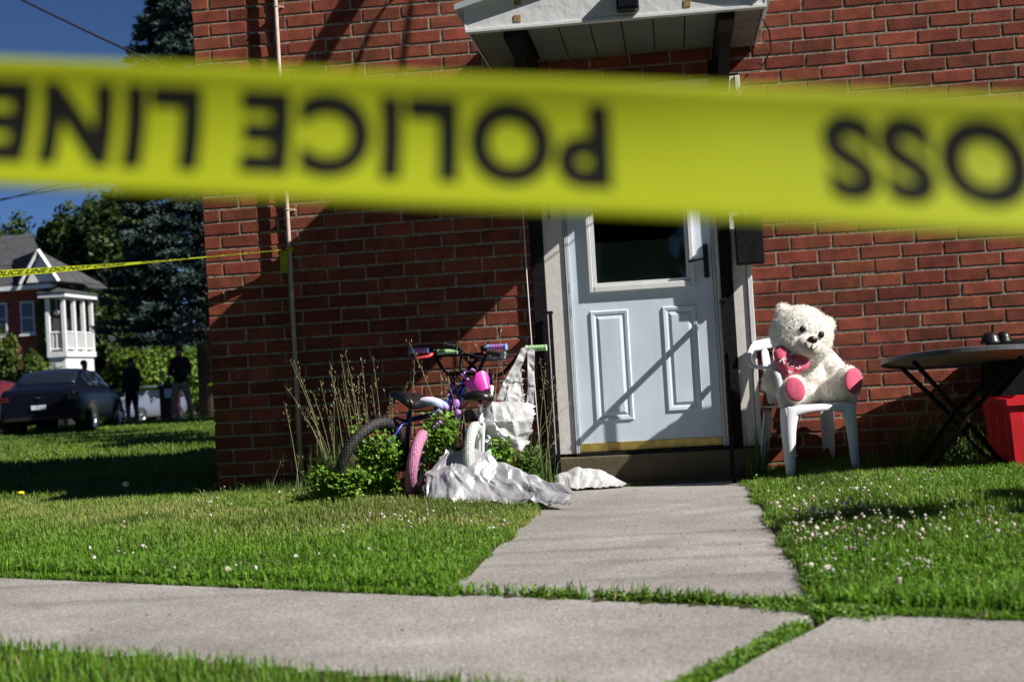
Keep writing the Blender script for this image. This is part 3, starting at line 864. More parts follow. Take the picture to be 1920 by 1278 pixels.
def bear():
    t = thing('teddy_bear', 'big cream teddy bear with pink paw pads sitting in the white chair', 'teddy bear', (0.87, -0.32, 0.42))
    HC = Vector((0.868, -0.33, 0.790))
    # head frame: facing right and down a little, rolled to its left
    fwd = Vector((0.27, -0.96, -0.04)).normalized()
    upv = Vector((0.34, 0.0, 0.94)); upv = (upv - fwd*upv.dot(fwd)).normalized()
    sd = fwd.cross(upv).normalized()                 # bear's own left-right axis, picture right
    HM = Matrix((sd, fwd, upv)).transposed()
    def H(x, y, z): return HC + HM @ Vector((x, y, z))
    m = MB()
    m.ball(H(0, 0, 0.005), (0.168, 0.152, 0.152), 28, 18, HM)
    m.ball(H(0, 0.03, -0.045), (0.158, 0.126, 0.105), 24, 16, HM)
    for s in (-1, 1):
        m.ball(H(s*0.132, -0.01, 0.098), (0.044, 0.028, 0.044), 16, 10, HM)
    head = remesh(m, 0.008)
    m = MB()
    m.ball((0.880, -0.22, 0.545), (0.150, 0.125, 0.155), 28, 18)
    m.ball((0.880, -0.24, 0.645), (0.118, 0.098, 0.085), 24, 14)
    m.ball((0.868, -0.25, 0.475), (0.150, 0.125, 0.085), 24, 14)
    # arms
    def limb(pts):
        for i in range(len(pts)-1):
            (p, r0), (q, r1) = pts[i], pts[i+1]
            k = max(2, int((Vector(q)-Vector(p)).length/0.02))
            for j in range(k+1):
                m.ball(Vector(p).lerp(Vector(q), j/k), r0+(r1-r0)*j/k, 14, 9)
    limb([((0.790, -0.26, 0.655), 0.050), ((0.715, -0.33, 0.585), 0.055), ((0.690, -0.37, 0.535), 0.052)])
    limb([((0.965, -0.24, 0.660), 0.050), ((1.050, -0.25, 0.590), 0.055), ((1.060, -0.30, 0.535), 0.048)])
    # legs
    limb([((0.795, -0.28, 0.475), 0.065), ((0.79, -0.40, 0.490), 0.066), ((0.80, -0.450, 0.505), 0.072)])
    m.ball((0.797, -0.462, 0.504), (0.068, 0.052, 0.078), 18, 12)
    limb([((0.965, -0.28, 0.475), 0.068), ((1.045, -0.36, 0.488), 0.066), ((1.085, -0.382, 0.505), 0.072)])
    m.ball((1.096, -0.398, 0.522), (0.070, 0.054, 0.088), 18, 12)
    body = remesh(m, 0.008)
    for me, nm in ((head, 'head'), (body, 'body')):
        me.polygons.foreach_set('use_smooth', [True]*len(me.polygons))
    # foot pads
    def pad(c, nrm, upd, a, b_):
        nrm = Vector(nrm).normalized(); upd = Vector(upd); upd = (upd-nrm*upd.dot(nrm)).normalized(); sx = nrm.cross(upd)
        MM = Matrix((sx, upd, nrm)).transposed()
        mm = MB(); mm.ball(c, (a, b_, 0.012), 24, 12, MM); mm.build('paw_pad', M_pink, t, smooth=True)
        return Vector(c), nrm
    pads = [(Vector((0.802, -0.513, 0.502)), Vector((0.10, -1, 0.10)), Vector((-0.25, 0, 1)), 0.052, 0.067),
            (Vector((1.119, -0.448, 0.528)), Vector((0.42, -0.9, 0.12)), Vector((0.25, 0, 1)), 0.052, 0.072)]
    m = MB()
    pc = [pad(*p) for p in pads]
    muz = H(0, 0.140, -0.055); eyes_ = [np.array(H(s*0.054, 0.140, 0.018)) for s in (-1, 1)]
    def skip_h(p):
        d = (p-np.array(muz)); return (np.sum(d*d, 1) < 0.078**2) | (np.sum((p-eyes_[0])**2, 1) < 0.026**2) | (np.sum((p-eyes_[1])**2, 1) < 0.026**2)
    def skip_b(p):
        k = np.zeros(len(p), bool)
        for c, n_ in pc:
            d = p-np.array(c); al = d@np.array(n_); rad = np.linalg.norm(d-al[:, None]*np.array(n_)[None], axis=1)
            k |= (rad < 0.049) & (al > -0.035)
        return k
    def cf(p):
        k = vnoise(p[:, 0]*45, p[:, 2]*45, 4)[:, None]
        return np.array([0.93, 0.915, 0.88])*(0.9+0.12*k)
    hd = head.copy(); bd = body.copy()
    oh = link('head', hd, M_plush, t); ob = link('body', bd, M_plush, t)
    fur_on(head, 30000, 0.0115, 0.0016, cf, 'fur', oh, skip_h); fur_on(body, 38000, 0.0115, 0.0016, cf, 'fur', ob, skip_b)
    # muzzle, nose, eyes, mouth
    m = MB(); m.ball(H(0, 0.138, -0.058), (0.068, 0.062, 0.058), 24, 14, HM); m.build('muzzle', M_muzzle, oh, smooth=True)
    m = MB(); m.ball(H(0.0, 0.190, -0.022), (0.027, 0.016, 0.019), 18, 10, HM); m.build('nose', M_nose, oh, smooth=True)
    for s in (-1, 1):
        m = MB(); m.ball(H(s*0.054, 0.146, 0.020), (0.018, 0.012, 0.020), 16, 10, HM); m.build('eye', M_black, oh, smooth=True)
    def on_muz(x, z):
        q = 1-(x/0.068)**2-((z+0.058)/0.058)**2
        return H(x, 0.138+0.062*math.sqrt(max(0.02, q))+0.0012, z)
    m = MB(); m.tube([on_muz(0, -0.036), on_muz(0, -0.056), on_muz(0, -0.066)], 0.0024, 6)
    m.tube([on_muz(x, -0.066-0.010*math.sin(math.pi*min(1, abs(x)/0.034))+0.020*max(0, abs(x)-0.016)/0.02) for x in np.linspace(-0.036, 0.036, 15)], 0.0024, 6)
    m.build('mouth', M_thread, oh)
    return t
bear()

def heart():
    t = thing('heart_cushion', 'pink plush heart embroidered KISS held against the teddy bear', 'cushion', (0.79, -0.46, 0.60))
    N_ = Vector((0.25, -0.95, 0.18)).normalized(); up_ = Vector((0.42, 0, 0.9)); up_ = (up_-N_*up_.dot(N_)).normalized(); sx = up_.cross(N_)*-1
    sx = N_.cross(up_)*-1
    if sx.x < 0: sx = -sx
    C0 = Vector((0.785, -0.455, 0.634))
    def hp(tq):
        x = 16*math.sin(tq)**3; y = 13*math.cos(tq)-5*math.cos(2*tq)-2*math.cos(3*tq)-math.cos(4*tq)
        return x/16*0.105, (y+2.5)/16*0.100
    def S(x, y, h): return C0 + sx*x + up_*y + N_*h
    nr, na = 10, 48
    def bulge(r): return 0.036*math.sqrt(max(0, 1-r**2.2))
    m = MB()
    for sgn in (1, -1):
        rows = []
        for i in range(nr+1):
            r = i/nr
            rows.append([S(hp(2*math.pi*j/na)[0]*r, hp(2*math.pi*j/na)[1]*r, sgn*bulge(r)+(0.0015*math.sin(j*3)*r if r > .6 else 0)) for j in range(na+1)])
        m.grid(rows)
    o = m.build('cushion', M_pink, t, smooth=True)
    def front(x, y):
        r = min(0.95, math.hypot(x/0.098, y/0.085))
        return S(x, y, bulge(r)+0.002)
    text_on('lettering', 'KISS', lambda u, v: front(-0.066+u, -0.016+v+0.001), M_thread_white, t, width=0.130, height=0.038, shear=0.45, offset=-0.004, spacing=1.15, cuts=3)
    for cx, cy in ((-0.018, 0.052), (0.008, -0.048)):
        m = MB(); k = 20
        m.add([front(cx, cy)] + [front(cx+hp(2*math.pi*j/k)[0]*0.13, cy+hp(2*math.pi*j/k)[1]*0.13) for j in range(k)], [(0, 1+j, 1+(j+1) % k) for j in range(k)])
        m.build('heart_patch', M_thread_white, t)
heart()

# ------------------------------------------------------------------ folding table
def table():
    C0 = Vector((1.720, -0.52, 0.618)); R_ = 0.462
    N_ = Vector((0.0, 0.100, 1.0)).normalized(); X_ = Vector((1, 0, 0)); X_ = (X_-N_*X_.dot(N_)).normalized(); Y_ = N_.cross(X_)
    MM = Matrix((X_, Y_, N_)).transposed().to_4x4(); MM.translation = C0
    t = thing('folding_table', 'round grey folding table on crossed black legs beside the wall', 'table', (1.73, -0.5, 0.04))
    m = MB(); m.lathe([(0.0, 0.014), (R_-0.01, 0.014), (R_, 0.010), (R_, -0.012), (R_-0.008, -0.014), (R_-0.010, 0.002)], MM, 64); top = m.build('table_top', M_tabletop, t, smooth=False)
    m = MB(); m.lathe([(R_-0.011, 0.001), (0.0, 0.001)], MM, 64); m.build('underside', M_tableunder, top)
    for y in (-0.72, -0.34):
        zt = 0.612 - (y+0.52)*-0.105 * 1.0
        dz = -0.105*0 + 0.105*(-0.52-y)*-1*-1
        za = 0.604 + 0.100*(-(y+0.52))
        m = MB(); m.tube([(1.39, y, za-0.005), (1.60, y, 0.35), (1.80, y, 0.075)], 0.013, 8); m.build('leg', M_blackmetal, t, smooth=True)
        m = MB(); m.tube([(1.93, y-0.02, za-0.015), (1.65, y-0.02, 0.33), (1.43, y-0.02, 0.045)], 0.013, 8); m.build('leg', M_blackmetal, t, smooth=True)
    m = MB(); m.tube([(1.80, -0.72, 0.085), (1.80, -0.34, 0.085)], 0.011, 8); m.build('cross_bar', M_blackmetal, t, smooth=True)
    m = MB(); m.tube([(1.43, -0.74, 0.055), (1.43, -0.36, 0.055)], 0.011, 8); m.build('cross_bar', M_blackmetal, t, smooth=True)
table()

def tote():
    a = math.radians(7)
    r_ = Vector((math.cos(a), math.sin(a), 0)); b_ = Vector((-math.sin(a), math.cos(a), 0))
    O = Vector((1.830, -0.88, 0.030))
    def P(x, y, z): return O + r_*x + b_*y + Vector((0, 0, z))
    t = thing('storage_tote', 'bright red plastic storage tote under the edge of the table', 'tote', P(.26, .18, 0))
    h = 0.375; Lx, Ly = 0.52, 0.36
    def ring(z, g, rib=True):
        out = []
        n = 26
        for (xa, ya, xb, yb, nx, ny) in ((0, 0, Lx, 0, 0, -1), (Lx, 0, Lx, Ly, 1, 0), (Lx, Ly, 0, Ly, 0, 1), (0, Ly, 0, 0, -1, 0)):
            for k in range(n):
                u = k/n
                rb = -0.006 if rib and (0.12 < u < 0.22 or 0.44 < u < 0.56 or 0.78 < u < 0.88) else 0.0
                x = xa+(xb-xa)*u; y = ya+(yb-ya)*u
                cx, cy = (x-Lx/2)/(Lx/2), (y-Ly/2)/(Ly/2)
                out.append(P(x + cx*g + nx*rb, y + cy*g + ny*rb, z))
        return out
    m = MB(); zs = [(0, -0.012, False), (0.02, -0.004, True), (0.30, 0.016, True), (0.315, 0.018, False), (h-0.03, 0.020, False)]
    rows = [ring(*q) for q in zs]; n = len(rows[0])
    inner = [ring(h-0.03, 0.014, False), ring(0.02, -0.012, False)]
    allr = rows+inner
    vs = [p for r in allr for p in r]
    fs = [(i*n+k, i*n+(k+1) % n, (i+1)*n+(k+1) % n, (i+1)*n+k) for i in range(len(allr)-1) for k in range(n)]
    fs.append(tuple(range(n-1, -1, -1))); fs.append(tuple((len(allr)-1)*n+k for k in range(n)))
    m.add(vs, fs); m.build('tub', M_red, t)
    m = MB(); rr_ = [ring(h-0.034, 0.021, False), ring(h-0.034, 0.036, False), ring(h, 0.036, False), ring(h, 0.014, False), ring(h-0.034, 0.0145, False)]
    vs = [p for r in rr_ for p in r]
    m.add(vs, [(i*n+k, i*n+(k+1) % n, (i+1)*n+(k+1) % n, (i+1)*n+k) for i in range(4) for k in range(n)]); m.build('rim', M_red, t)
tote()

def grill():
    t = thing('barbecue_grill', 'black barbecue grill standing against the wall behind the folding table', 'grill', (2.08, -0.16, 0.04))
    m = MB(); m.box((1.86, -0.24, 0.30), (2.42, -0.05, 0.66)); m.build('fire_box', M_blackmetal, t, bevel=0.02)
    m = MB(); rows = []
    for i in range(9):
        q = math.pi*i/8
        rows.append([(x, -0.145-0.11*math.cos(q), 0.665+0.035*math.sin(q)) for x in (1.90, 2.1, 2.3, 2.40)])
    m.grid(rows); m.build('hood', M_black, t, smooth=True, solid=0.01)
    for x, r in ((1.895, 0.052), (1.965, 0.040)):
        m = MB(); m.lathe([(r*1.05, 0), (r*1.08, 0.012), (r*0.95, 0.02), (r*0.9, 0.035), (r*0.6, 0.06), (0.0, 0.068)], Matrix.Translation((x, -0.20, 0.682)), 20); m.build('knob', M_black, t, smooth=True)
    for x in (1.90, 2.38):
        for y in (-0.23, -0.06):
            m = MB(); m.box((x-0.015, y-0.012, 0.035), (x+0.015, y+0.012, 0.362)); m.build('leg', M_blackmetal, t)
grill()

# ------------------------------------------------------------------ children's bikes
def bike(label, rear, head_deg, lean_deg, R_, L_, zs, zb, bw, mt):
    """rear = rear wheel contact on the ground; heading measured from +y towards +x"""
    hd = math.radians(head_deg); ln = math.radians(lean_deg)
    F_ = Vector((math.sin(hd), math.cos(hd), 0)); S_ = Vector((math.cos(hd), -math.sin(hd), 0))   # S_ = rider's right
    Rm = Matrix.Rotation(ln, 3, F_)
    base = Vector(rear)
    def P(x, y, z): return base + Rm @ (F_*x + S_*y + Vector((0, 0, z)))
    t = thing('bicycle', label, 'bicycle', rear, 'children\'s bicycles by the wall')
    def wheel(name, c, yawd=0):
        f2 = (F_*math.cos(yawd)+S_*math.sin(yawd)); s2 = (S_*math.cos(yawd)-F_*math.sin(yawd))
        MM = (Rm @ Matrix((f2, Vector((0, 0, 1)), s2)).transposed()).to_4x4(); MM.translation = P(*c)
        tr = mt['tyre_r']
        m = MB(); m.torus(MM, R_-tr, tr, 40, 12); wo = m.build(name, mt['tyre'], t, smooth=True)
        m = MB(); m.torus(MM, R_-2.1*tr, 0.010, 36, 8, sq=1.4); m.build('rim', mt['rim'], wo, smooth=True)
        m = MB()
        for k in range(14):
            q = 2*math.pi*k/14
            m.tube([MM @ Vector((0.012*math.cos(q), 0.012*math.sin(q), 0.016*(-1)**k)), MM @ Vector(((R_-2.1*tr)*math.cos(q+.12), (R_-2.1*tr)*math.sin(q+.12), 0))], 0.0013, 4)
        m.build('spokes', M_chrome, wo)
        m = MB(); m.lathe([(0.0, -0.05), (0.012, -0.05), (0.012, -0.03), (0.018, -0.025), (0.018, 0.025), (0.012, 0.03), (0.012, 0.05), (0.0, 0.05)], MM, 12); m.build('hub', M_chrome, wo, smooth=True)
        return wo
    wheel('rear_wheel', (0, 0, R_)); wheel('front_wheel', (L_, 0, R_), mt.get('steer', 0))
    bb = (0.40*L_, 0, R_*0.95); st = (0.27*L_, 0, zs-0.10); ht = (0.80*L_, 0, zb-0.20); hb = (0.84*L_, 0, R_*1.65)
    m = MB()
    m.tube([P(*bb), P(*st)], 0.014, 8); m.tube([P(0.28*L_, 0, zs-0.14), P(0.56*L_, 0, zs-0.14+0.02), P(*ht)], 0.014, 8)
    m.tube([P(*bb), P(0.62*L_, 0, R_*1.25), P(*hb)], 0.017, 8); m.tube([P(*hb), P(*ht)], 0.019, 10)
    for s in (-1, 1):
        m.tube([P(0, s*0.045, R_), P(0.2*L_, s*0.03, R_), P(*bb)], 0.009, 6); m.tube([P(0, s*0.045, R_), P(0.18*L_, s*0.03, R_*1.9), P(0.28*L_, s*0.012, zs-0.15)], 0.009, 6)
    m.build('frame', mt['frame'], t, smooth=True)
    m = MB()
    for s in (-1, 1): m.tube([P(L_, s*0.045, R_), P(0.88*L_, s*0.045, R_*1.75), P(0.84*L_, 0, R_*1.95)], 0.010, 6)
    m.build('fork', mt['fork'], t, smooth=True)
    # saddle
    m = MB(); m.tube([P(*st), P(0.25*L_, 0, zs-0.02)], 0.011, 8); m.build('seat_post', M_chrome, t, smooth=True)
    rows = []
    for i in range(13):
        u = i/12
        wd = 0.072*(1-u)**0.7*(1 if u > .08 else 0.75)+0.020*u + 0.012
        row = []
        for j in range(13):
            q = math.pi*(j/12)
            row.append(P(0.25*L_-0.095+0.21*u, -wd*math.cos(q), zs-0.028+0.040*math.sin(q)**0.7*(0.8+0.4*(1-u)) - 0.012*u))
        rows.append(row)
    m = MB(); m.grid(rows); m.add([P(0.25*L_-0.097, 0, zs-0.02)] + rows[0], [(0, 1+j, 2+j) for j in range(12)])
    m.build('saddle', mt['saddle'], t, smooth=True, solid=0.012)
    # handlebar
    sa = mt.get('steer', 0); bl = mt.get('level', 0.0)
    def HB(y, x, z):
        yy = y*math.cos(sa); xx = x + y*math.sin(sa)
        p = P(0.80*L_+xx, yy, zb-0.20); q = P(0.80*L_+xx, yy, zb-0.2+z)
        p2 = p + Vector((0, 0, z)) * 0 + (q-p)
        return p2 + Vector((0, 0, 1))*bl*y
    m = MB(); g = bw/2
    m.tube([HB(0, 0, 0), HB(0, 0, 0.05)], 0.013, 8)
    pts = [(-g, -0.02, 0.20), (-g+0.11, -0.01, 0.20), (-g+0.135, 0, 0.185), (-0.075, 0.01, 0.075), (-0.05, 0.01, 0.06), (0.05, 0.01, 0.06), (0.075, 0.01, 0.075), (g-0.135, 0, 0.185), (g-0.11, -0.01, 0.20), (g, -0.02, 0.20)]
    m.tube([HB(*p) for p in pts], 0.0105, 8)
    m.tube([HB(-g+0.16, 0, 0.165), HB(g-0.16, 0, 0.165)], 0.008, 8)
    bar = m.build('handlebar', mt['bar'], t, smooth=True)
    for s in (-1, 1):
        m = MB(); k = 14
        pp = [HB(s*(g-0.112+0.118*i/k), -0.015, 0.20) for i in range(k+1)]
        m.tube(pp, [0.0155+0.0013*(i % 2) if 0 < i < k else 0.018 for i in range(k+1)], 12); m.build('grip', mt['grip'], bar, smooth=False)
        if mt.get('lever'):
            m = MB(); m.tube([HB(s*(g-0.14), 0.0, 0.185), HB(s*(g-0.12), -0.03, 0.165), HB(s*(g-0.06), -0.045, 0.158), HB(s*(g-0.03), -0.045, 0.152)], [0.011, 0.010, 0.008, 0.010], 8); m.build('brake_lever', mt['lever'], bar, smooth=True)
            m = MB(); m.tube([HB(s*(g-0.15), 0.005, 0.195), HB(s*(g-0.125), 0.0, 0.195)], 0.019, 10); m.build('lever_clamp', M_black, bar, smooth=True)
    if mt.get('pad'):
        m = MB(); m.tube([HB(-0.085, -0.012, 0.165), HB(0.085, -0.012, 0.165)], 0.027, 14); m.build('bar_pad', mt['pad'], bar, smooth=True)
    m = MB(); m.tube([P(0.80*L_, 0.0, zb-0.14), P(0.83*L_, 0.10, zb-0.22), P(0.78*L_, 0.04, zb-0.34)], 0.0035, 6); m.build('brake_cable', M_wire, bar)
    # cranks and pedals
    for s, ang in ((1, 0.5), (-1, 0.5+math.pi)):
        cx, cz = bb[0]+0.095*math.cos(ang), bb[2]-0.095*math.sin(ang)
        m = MB(); m.tube([P(bb[0], s*0.05, bb[2]), P(cx, s*0.062, cz)], 0.008, 6); cr = m.build('crank', M_chrome, t)
        m = MB()
        m.box((-0.035, 0, -0.012), (0.035, 0.075, 0.012), M=Matrix.Identity(4))
        m.v = [tuple(P(cx+v[0], s*(0.07+v[1]), cz+v[2])) for v in m.v]; m.build('pedal', M_black, cr, bevel=0.004)
    m = MB(); rows = [[P(bb[0]+x, 0.05+yy, bb[2]+z) for x, z in ((-0.40*L_-0.03, 0.0), (-0.40*L_-0.02, 0.035), (0.0, 0.055), (0.055, 0.0), (0.0, -0.055), (-0.40*L_-0.02, -0.03), (-0.40*L_-0.03, 0.0))] for yy in (0, 0.012)]
    m.grid(rows); m.add(rows[1][:-1], [tuple(range(6))]); m.build('chain_guard', mt['guard'], t)
    if mt.get('pegs'):
        for s in (-1, 1):
            m = MB(); k = 6
            m.tube([P(0, s*(0.05+0.10*i/k), R_) for i in range(k+1)], [0.022 if i % 2 else 0.0195 for i in range(k+1)], 14); m.build('peg', mt['pegs'], t, smooth=True)
    return t, P, HB

GZ = 0.05
bA, PA, HA = bike('child\'s bicycle with black tyres and blue pegs leaning at the far left', (-1.545, -0.80, GZ), 30, 27, 0.245, 0.74, 0.60, 0.86, 0.48,
    dict(tyre=M_tyre_black, rim=M_blackmetal, frame=M_bluemetal, fork=M_bluemetal, saddle=M_black, bar=M_blackmetal, grip=M_rubber, guard=M_black, pegs=M_peg, tyre_r=0.029, steer=-0.1, level=0.30))
bB, PB, HB_ = bike('child\'s bicycle with pink tyres and blue and pink grips in the middle', (-1.230, -0.84, GZ), 4, 13, 0.19, 0.60, 0.515, 0.80, 0.60,
    dict(tyre=M_tyre_pink, rim=M_whiteframe, frame=M_lilac, fork=M_lilac, saddle=M_saddle_bp, bar=M_blackmetal, grip=M_grip_bp, guard=M_magenta, lever=M_leverred, tyre_r=0.032, steer=-0.25, level=0.20))
bC, PC, HC_ = bike('child\'s bicycle with white tyres and mint green grips nearest the door', (-0.915, -0.86, GZ), 2, 5, 0.195, 0.62, 0.525, 0.765, 0.62,
    dict(tyre=M_tyre_white, rim=M_whiteframe, frame=M_whiteframe, fork=M_whiteframe, saddle=M_black, bar=M_blackmetal, grip=M_mint, guard=M_mint, pad=M_dots, tyre_r=0.029, steer=-0.12, level=0.07))
# magenta doll seat hung on the middle bike
def doll_seat():
    t = thing('doll_carrier', 'magenta plastic doll carrier hanging behind the bike saddles', 'carrier', (-0.90, -0.52, 0.55))
    C0 = Vector((-0.895, -0.50, 0.625))
    MM = (Matrix.Rotation(math.radians(-28), 3, 'Y') @ Matrix.Rotation(math.radians(-20), 3, 'X'))
    rows = []
    for i in range(9):
        v = i/8
        row = []
        for j in range(25):
            a = 2*math.pi*j/24
            r = 0.034+0.026*v
            cut = 0.05*max(0, math.sin(a*1+0.6))*v + (0.012 if (j % 8 < 3 and i == 8) else 0)
            row.append(C0 + MM @ Vector((r*1.15*math.cos(a), r*0.8*math.sin(a), -0.05+0.10*v-cut*0.8)))
        rows.append(row)
    m = MB(); m.grid(rows); m.add([C0+MM @ Vector((0, 0, -0.052))]+rows[0][:-1], [(0, 1+j, 1+(j+1) % 24) for j in range(24)])
    m.build('shell', M_magenta, t, smooth=False, solid=0.005)
    for dx, dz in ((-0.125, -0.095), (-0.120, -0.150)):
        m = MB(); m.ball(C0+Vector((dx, -0.06, dz)), (0.020, 0.013, 0.026), 12, 8); m.build('leg_rest', M_lilac, t, smooth=True)
    m = MB(); m.tube([C0+Vector((-0.05, 0, 0.02)), C0+Vector((-0.10, 0.03, 0.06)), C0+Vector((-0.06, 0.12, 0.09)), C0+Vector((0.02, 0.16, 0.05))], 0.008, 6); m.build('bracket', M_lilac, t, smooth=True)
doll_seat()

# ------------------------------------------------------------------ crumpled sheets
def sheet_from(name, label, cat, ctrl, nu, nv, amp, seed, mat, loc, noise=1.0, ragged=0.0, th=0.0015):
    """ctrl: rows of control points, interpolated smoothly in both directions, then crumpled"""
    ctrl = np.array(ctrl, float)
    def interp(a, t):
        n = len(a)-1; x = np.clip(t*n, 0, n-1e-6); i = x.astype(int); f = (x-i)
        f = (f*f*(3-2*f)*0.5+f*0.5)
        return a[i]*(1-f)[:, None, None] + a[i+1]*f[:, None, None]
    A = interp(ctrl, np.linspace(0, 1, nv))                       # rows
    A = interp(A.transpose(1, 0, 2), np.linspace(0, 1, nu))       # columns -> (nu,nv,3)
    U, V_ = np.meshgrid(np.linspace(0, 1, nu), np.linspace(0, 1, nv), indexing='ij')
    du = np.gradient(A, axis=0); dv = np.gradient(A, axis=1)
    N_ = np.cross(du, dv); N_ /= (np.linalg.norm(N_, axis=2)[..., None]+1e-9)
    sz = np.linalg.norm(A[-1, nv//2]-A[0, nv//2]); sv = np.linalg.norm(A[nu//2, -1]-A[nu//2, 0])
    c = crumple(U*sz, V_*sv, seed, int(70*noise))
    A = A + N_*(c*amp)[..., None] + (rng.random(A.shape)-0.5)*amp*0.05
    if ragged:
        e = vnoise(U*40, V_*0+seed, seed+5)-0.5; e2 = vnoise(V_*30, U*0+seed, seed+6)-0.5
        A[:, -1] += (dv[:, -1]/np.linalg.norm(dv[:, -1], axis=1)[:, None])*(e[:, -1]*ragged*2)[:, None]
        A[-1] += (du[-1]/np.linalg.norm(du[-1], axis=1)[:, None])*(e2[-1]*ragged*3)[:, None]
        A[0] += (du[0]/np.linalg.norm(du[0], axis=1)[:, None])*(e2[0]*ragged*2)[:, None]
    m = MB(); m.grid([[Vector(A[i, j]) for j in range(nv)] for i in range(nu)])
    if label:
        o = m.build(name, mat, None, loc, smooth=False, solid=th); tag(o, label, cat)
    else:
        o = m.build(name, mat, loc, None, smooth=False, solid=th)
    return o

sheet_from('tarpaulin', 'crumpled silvery white tarpaulin spread on the grass beneath the bikes', 'tarpaulin',
    [[(-1.10, -0.86, 0.09), (-0.97, -0.85, 0.12), (-0.80, -0.90, 0.08), (-0.62, -0.98, 0.06), (-0.42, -1.06, 0.05)],
     [(-1.03, -0.92, 0.285), (-0.93, -0.93, 0.285), (-0.76, -0.98, 0.225), (-0.60, -1.04, 0.15), (-0.41, -1.12, 0.085)],
     [(-1.12, -1.00, 0.17), (-0.99, -1.05, 0.17), (-0.78, -1.08, 0.14), (-0.58, -1.14, 0.10), (-0.37, -1.20, 0.06)],
     [(-1.11, -1.10, 0.055), (-0.96, -1.17, 0.045), (-0.76, -1.20, 0.042), (-0.56, -1.24, 0.035), (-0.38, -1.30, 0.015)]],
    130, 72, 0.013, 3, M_tarp, (-0.75, -1.1, 0.03), noise=3.0, ragged=0.02)
sheet_from('cloth_sack', 'white plastic sack lying flat at the foot of the door step', 'sack',
    [[(-0.545, -0.145, 0.010), (-0.40, -0.145, 0.02), (-0.26, -0.15, 0.02), (-0.14, -0.17, 0.012)],
     [(-0.535, -0.16, 0.075), (-0.40, -0.165, 0.115), (-0.27, -0.17, 0.085), (-0.145, -0.18, 0.022)],
     [(-0.535, -0.20, 0.065), (-0.40, -0.225, 0.085), (-0.27, -0.22, 0.055), (-0.145, -0.20, 0.016)],
     [(-0.53, -0.245, 0.012), (-0.41, -0.28, 0.010), (-0.28, -0.26, 0.010), (-0.15, -0.22, 0.006)]],
    56, 30, 0.006, 9, M_bag, (-0.34, -0.2, 0.0), noise=1.0, ragged=0.008)
def hanging_bag():
    t = thing('carrier_bag', 'torn white plastic bag hanging from the mint green right grip', 'bag', (-0.70, -0.45, 0.30))
    k = dict(mat=M_bag, loc=t, th=0.0012)
    sheet_from('strap', None, None, [[(-0.655, -0.47, 0.812), (-0.69, -0.50, 0.74), (-0.76, -0.53, 0.63), (-0.80, -0.55, 0.54)], [(-0.620, -0.47, 0.815), (-0.645, -0.50, 0.735), (-0.72, -0.53, 0.62), (-0.765, -0.55, 0.53)]], 40, 8, 0.004, 21, noise=2, **k)
    sheet_from('strap', None, None, [[(-0.625, -0.44, 0.81), (-0.628, -0.46, 0.70), (-0.630, -0.48, 0.60), (-0.645, -0.50, 0.50)], [(-0.585, -0.44, 0.80), (-0.592, -0.46, 0.70), (-0.594, -0.48, 0.60), (-0.605, -0.50, 0.49)]], 40, 8, 0.003, 22, noise=2, **k)
    sheet_from('torn_panel', None, None, [[(-0.705, -0.50, 0.70), (-0.72, -0.52, 0.63), (-0.745, -0.53, 0.56), (-0.76, -0.55, 0.50)], [(-0.655, -0.50, 0.70), (-0.66, -0.50, 0.63), (-0.655, -0.50, 0.56), (-0.66, -0.52, 0.50)]], 40, 22, 0.007, 23, noise=0.8, ragged=0.02, **k)
    sheet_from('pouch', None, None, [[(-0.885, -0.62, 0.48), (-0.82, -0.62, 0.535), (-0.74, -0.60, 0.53), (-0.605, -0.55, 0.505)],
                                     [(-0.895, -0.66, 0.42), (-0.80, -0.70, 0.43), (-0.70, -0.68, 0.42), (-0.605, -0.58, 0.43)],
                                     [(-0.87, -0.64, 0.37), (-0.79, -0.68, 0.36), (-0.69, -0.66, 0.33), (-0.62, -0.58, 0.36)],
                                     [(-0.84, -0.62, 0.34), (-0.77, -0.64, 0.32), (-0.675, -0.62, 0.255), (-0.64, -0.58, 0.30)]], 60, 40, 0.013, 24, noise=1.3, ragged=0.012, **k)
hanging_bag()
cd = MB(); cd.tube([(-0.635, -0.16, 1.9), (-0.632, -0.17, 1.2), (-0.625, -0.17, 0.6), (-0.615, -0.165, 0.10)], 0.0032, 6)
tag(cd.build('hanging_cord', M_white, None, (-0.62, -0.16, 0.1), smooth=True), 'thin white cord hanging down along the left black post', 'cord')
# ------------------------------------------------------------------ grass and weeds
def blades(name, P, L, W_, col, lean=0.5, kind='stuff', mat=None, parent=None):
    """one joined mesh of grass blades; P (n,3) feet"""
    n = len(P)
    a = rng.uniform(0, 2*np.pi, n); le = np.abs(rng.normal(0, lean, n))
    d = np.stack([np.cos(a), np.sin(a), np.zeros(n)], 1)
    b = a + rng.uniform(0.6, 2.5, n)
    s = np.stack([np.cos(b), np.sin(b), np.zeros(n)], 1)
    up_ = np.array([0, 0, 1.0])
    L = L[:, None]; W_ = W_[:, None]; le = le[:, None]
    mid = P + (up_*0.6 + d*le*0.28)*L
    tip = P + (up_*np.clip(1.0-0.25*le, 0.25, 1) + d*le*0.95)*L
    V = np.stack([P-s*W_, P+s*W_, mid-s*W_*0.8, mid+s*W_*0.8, tip], 1).reshape(-1, 3)
    k = np.arange(n)[:, None]*5
    F = np.concatenate([k+[0, 1, 3], k+[0, 3, 2], k+[2, 3, 4]], 0)
    C = np.repeat(col, 5, 0)
    return np_mesh(name, V, F, mat or M_grass, col=C, parent=parent)

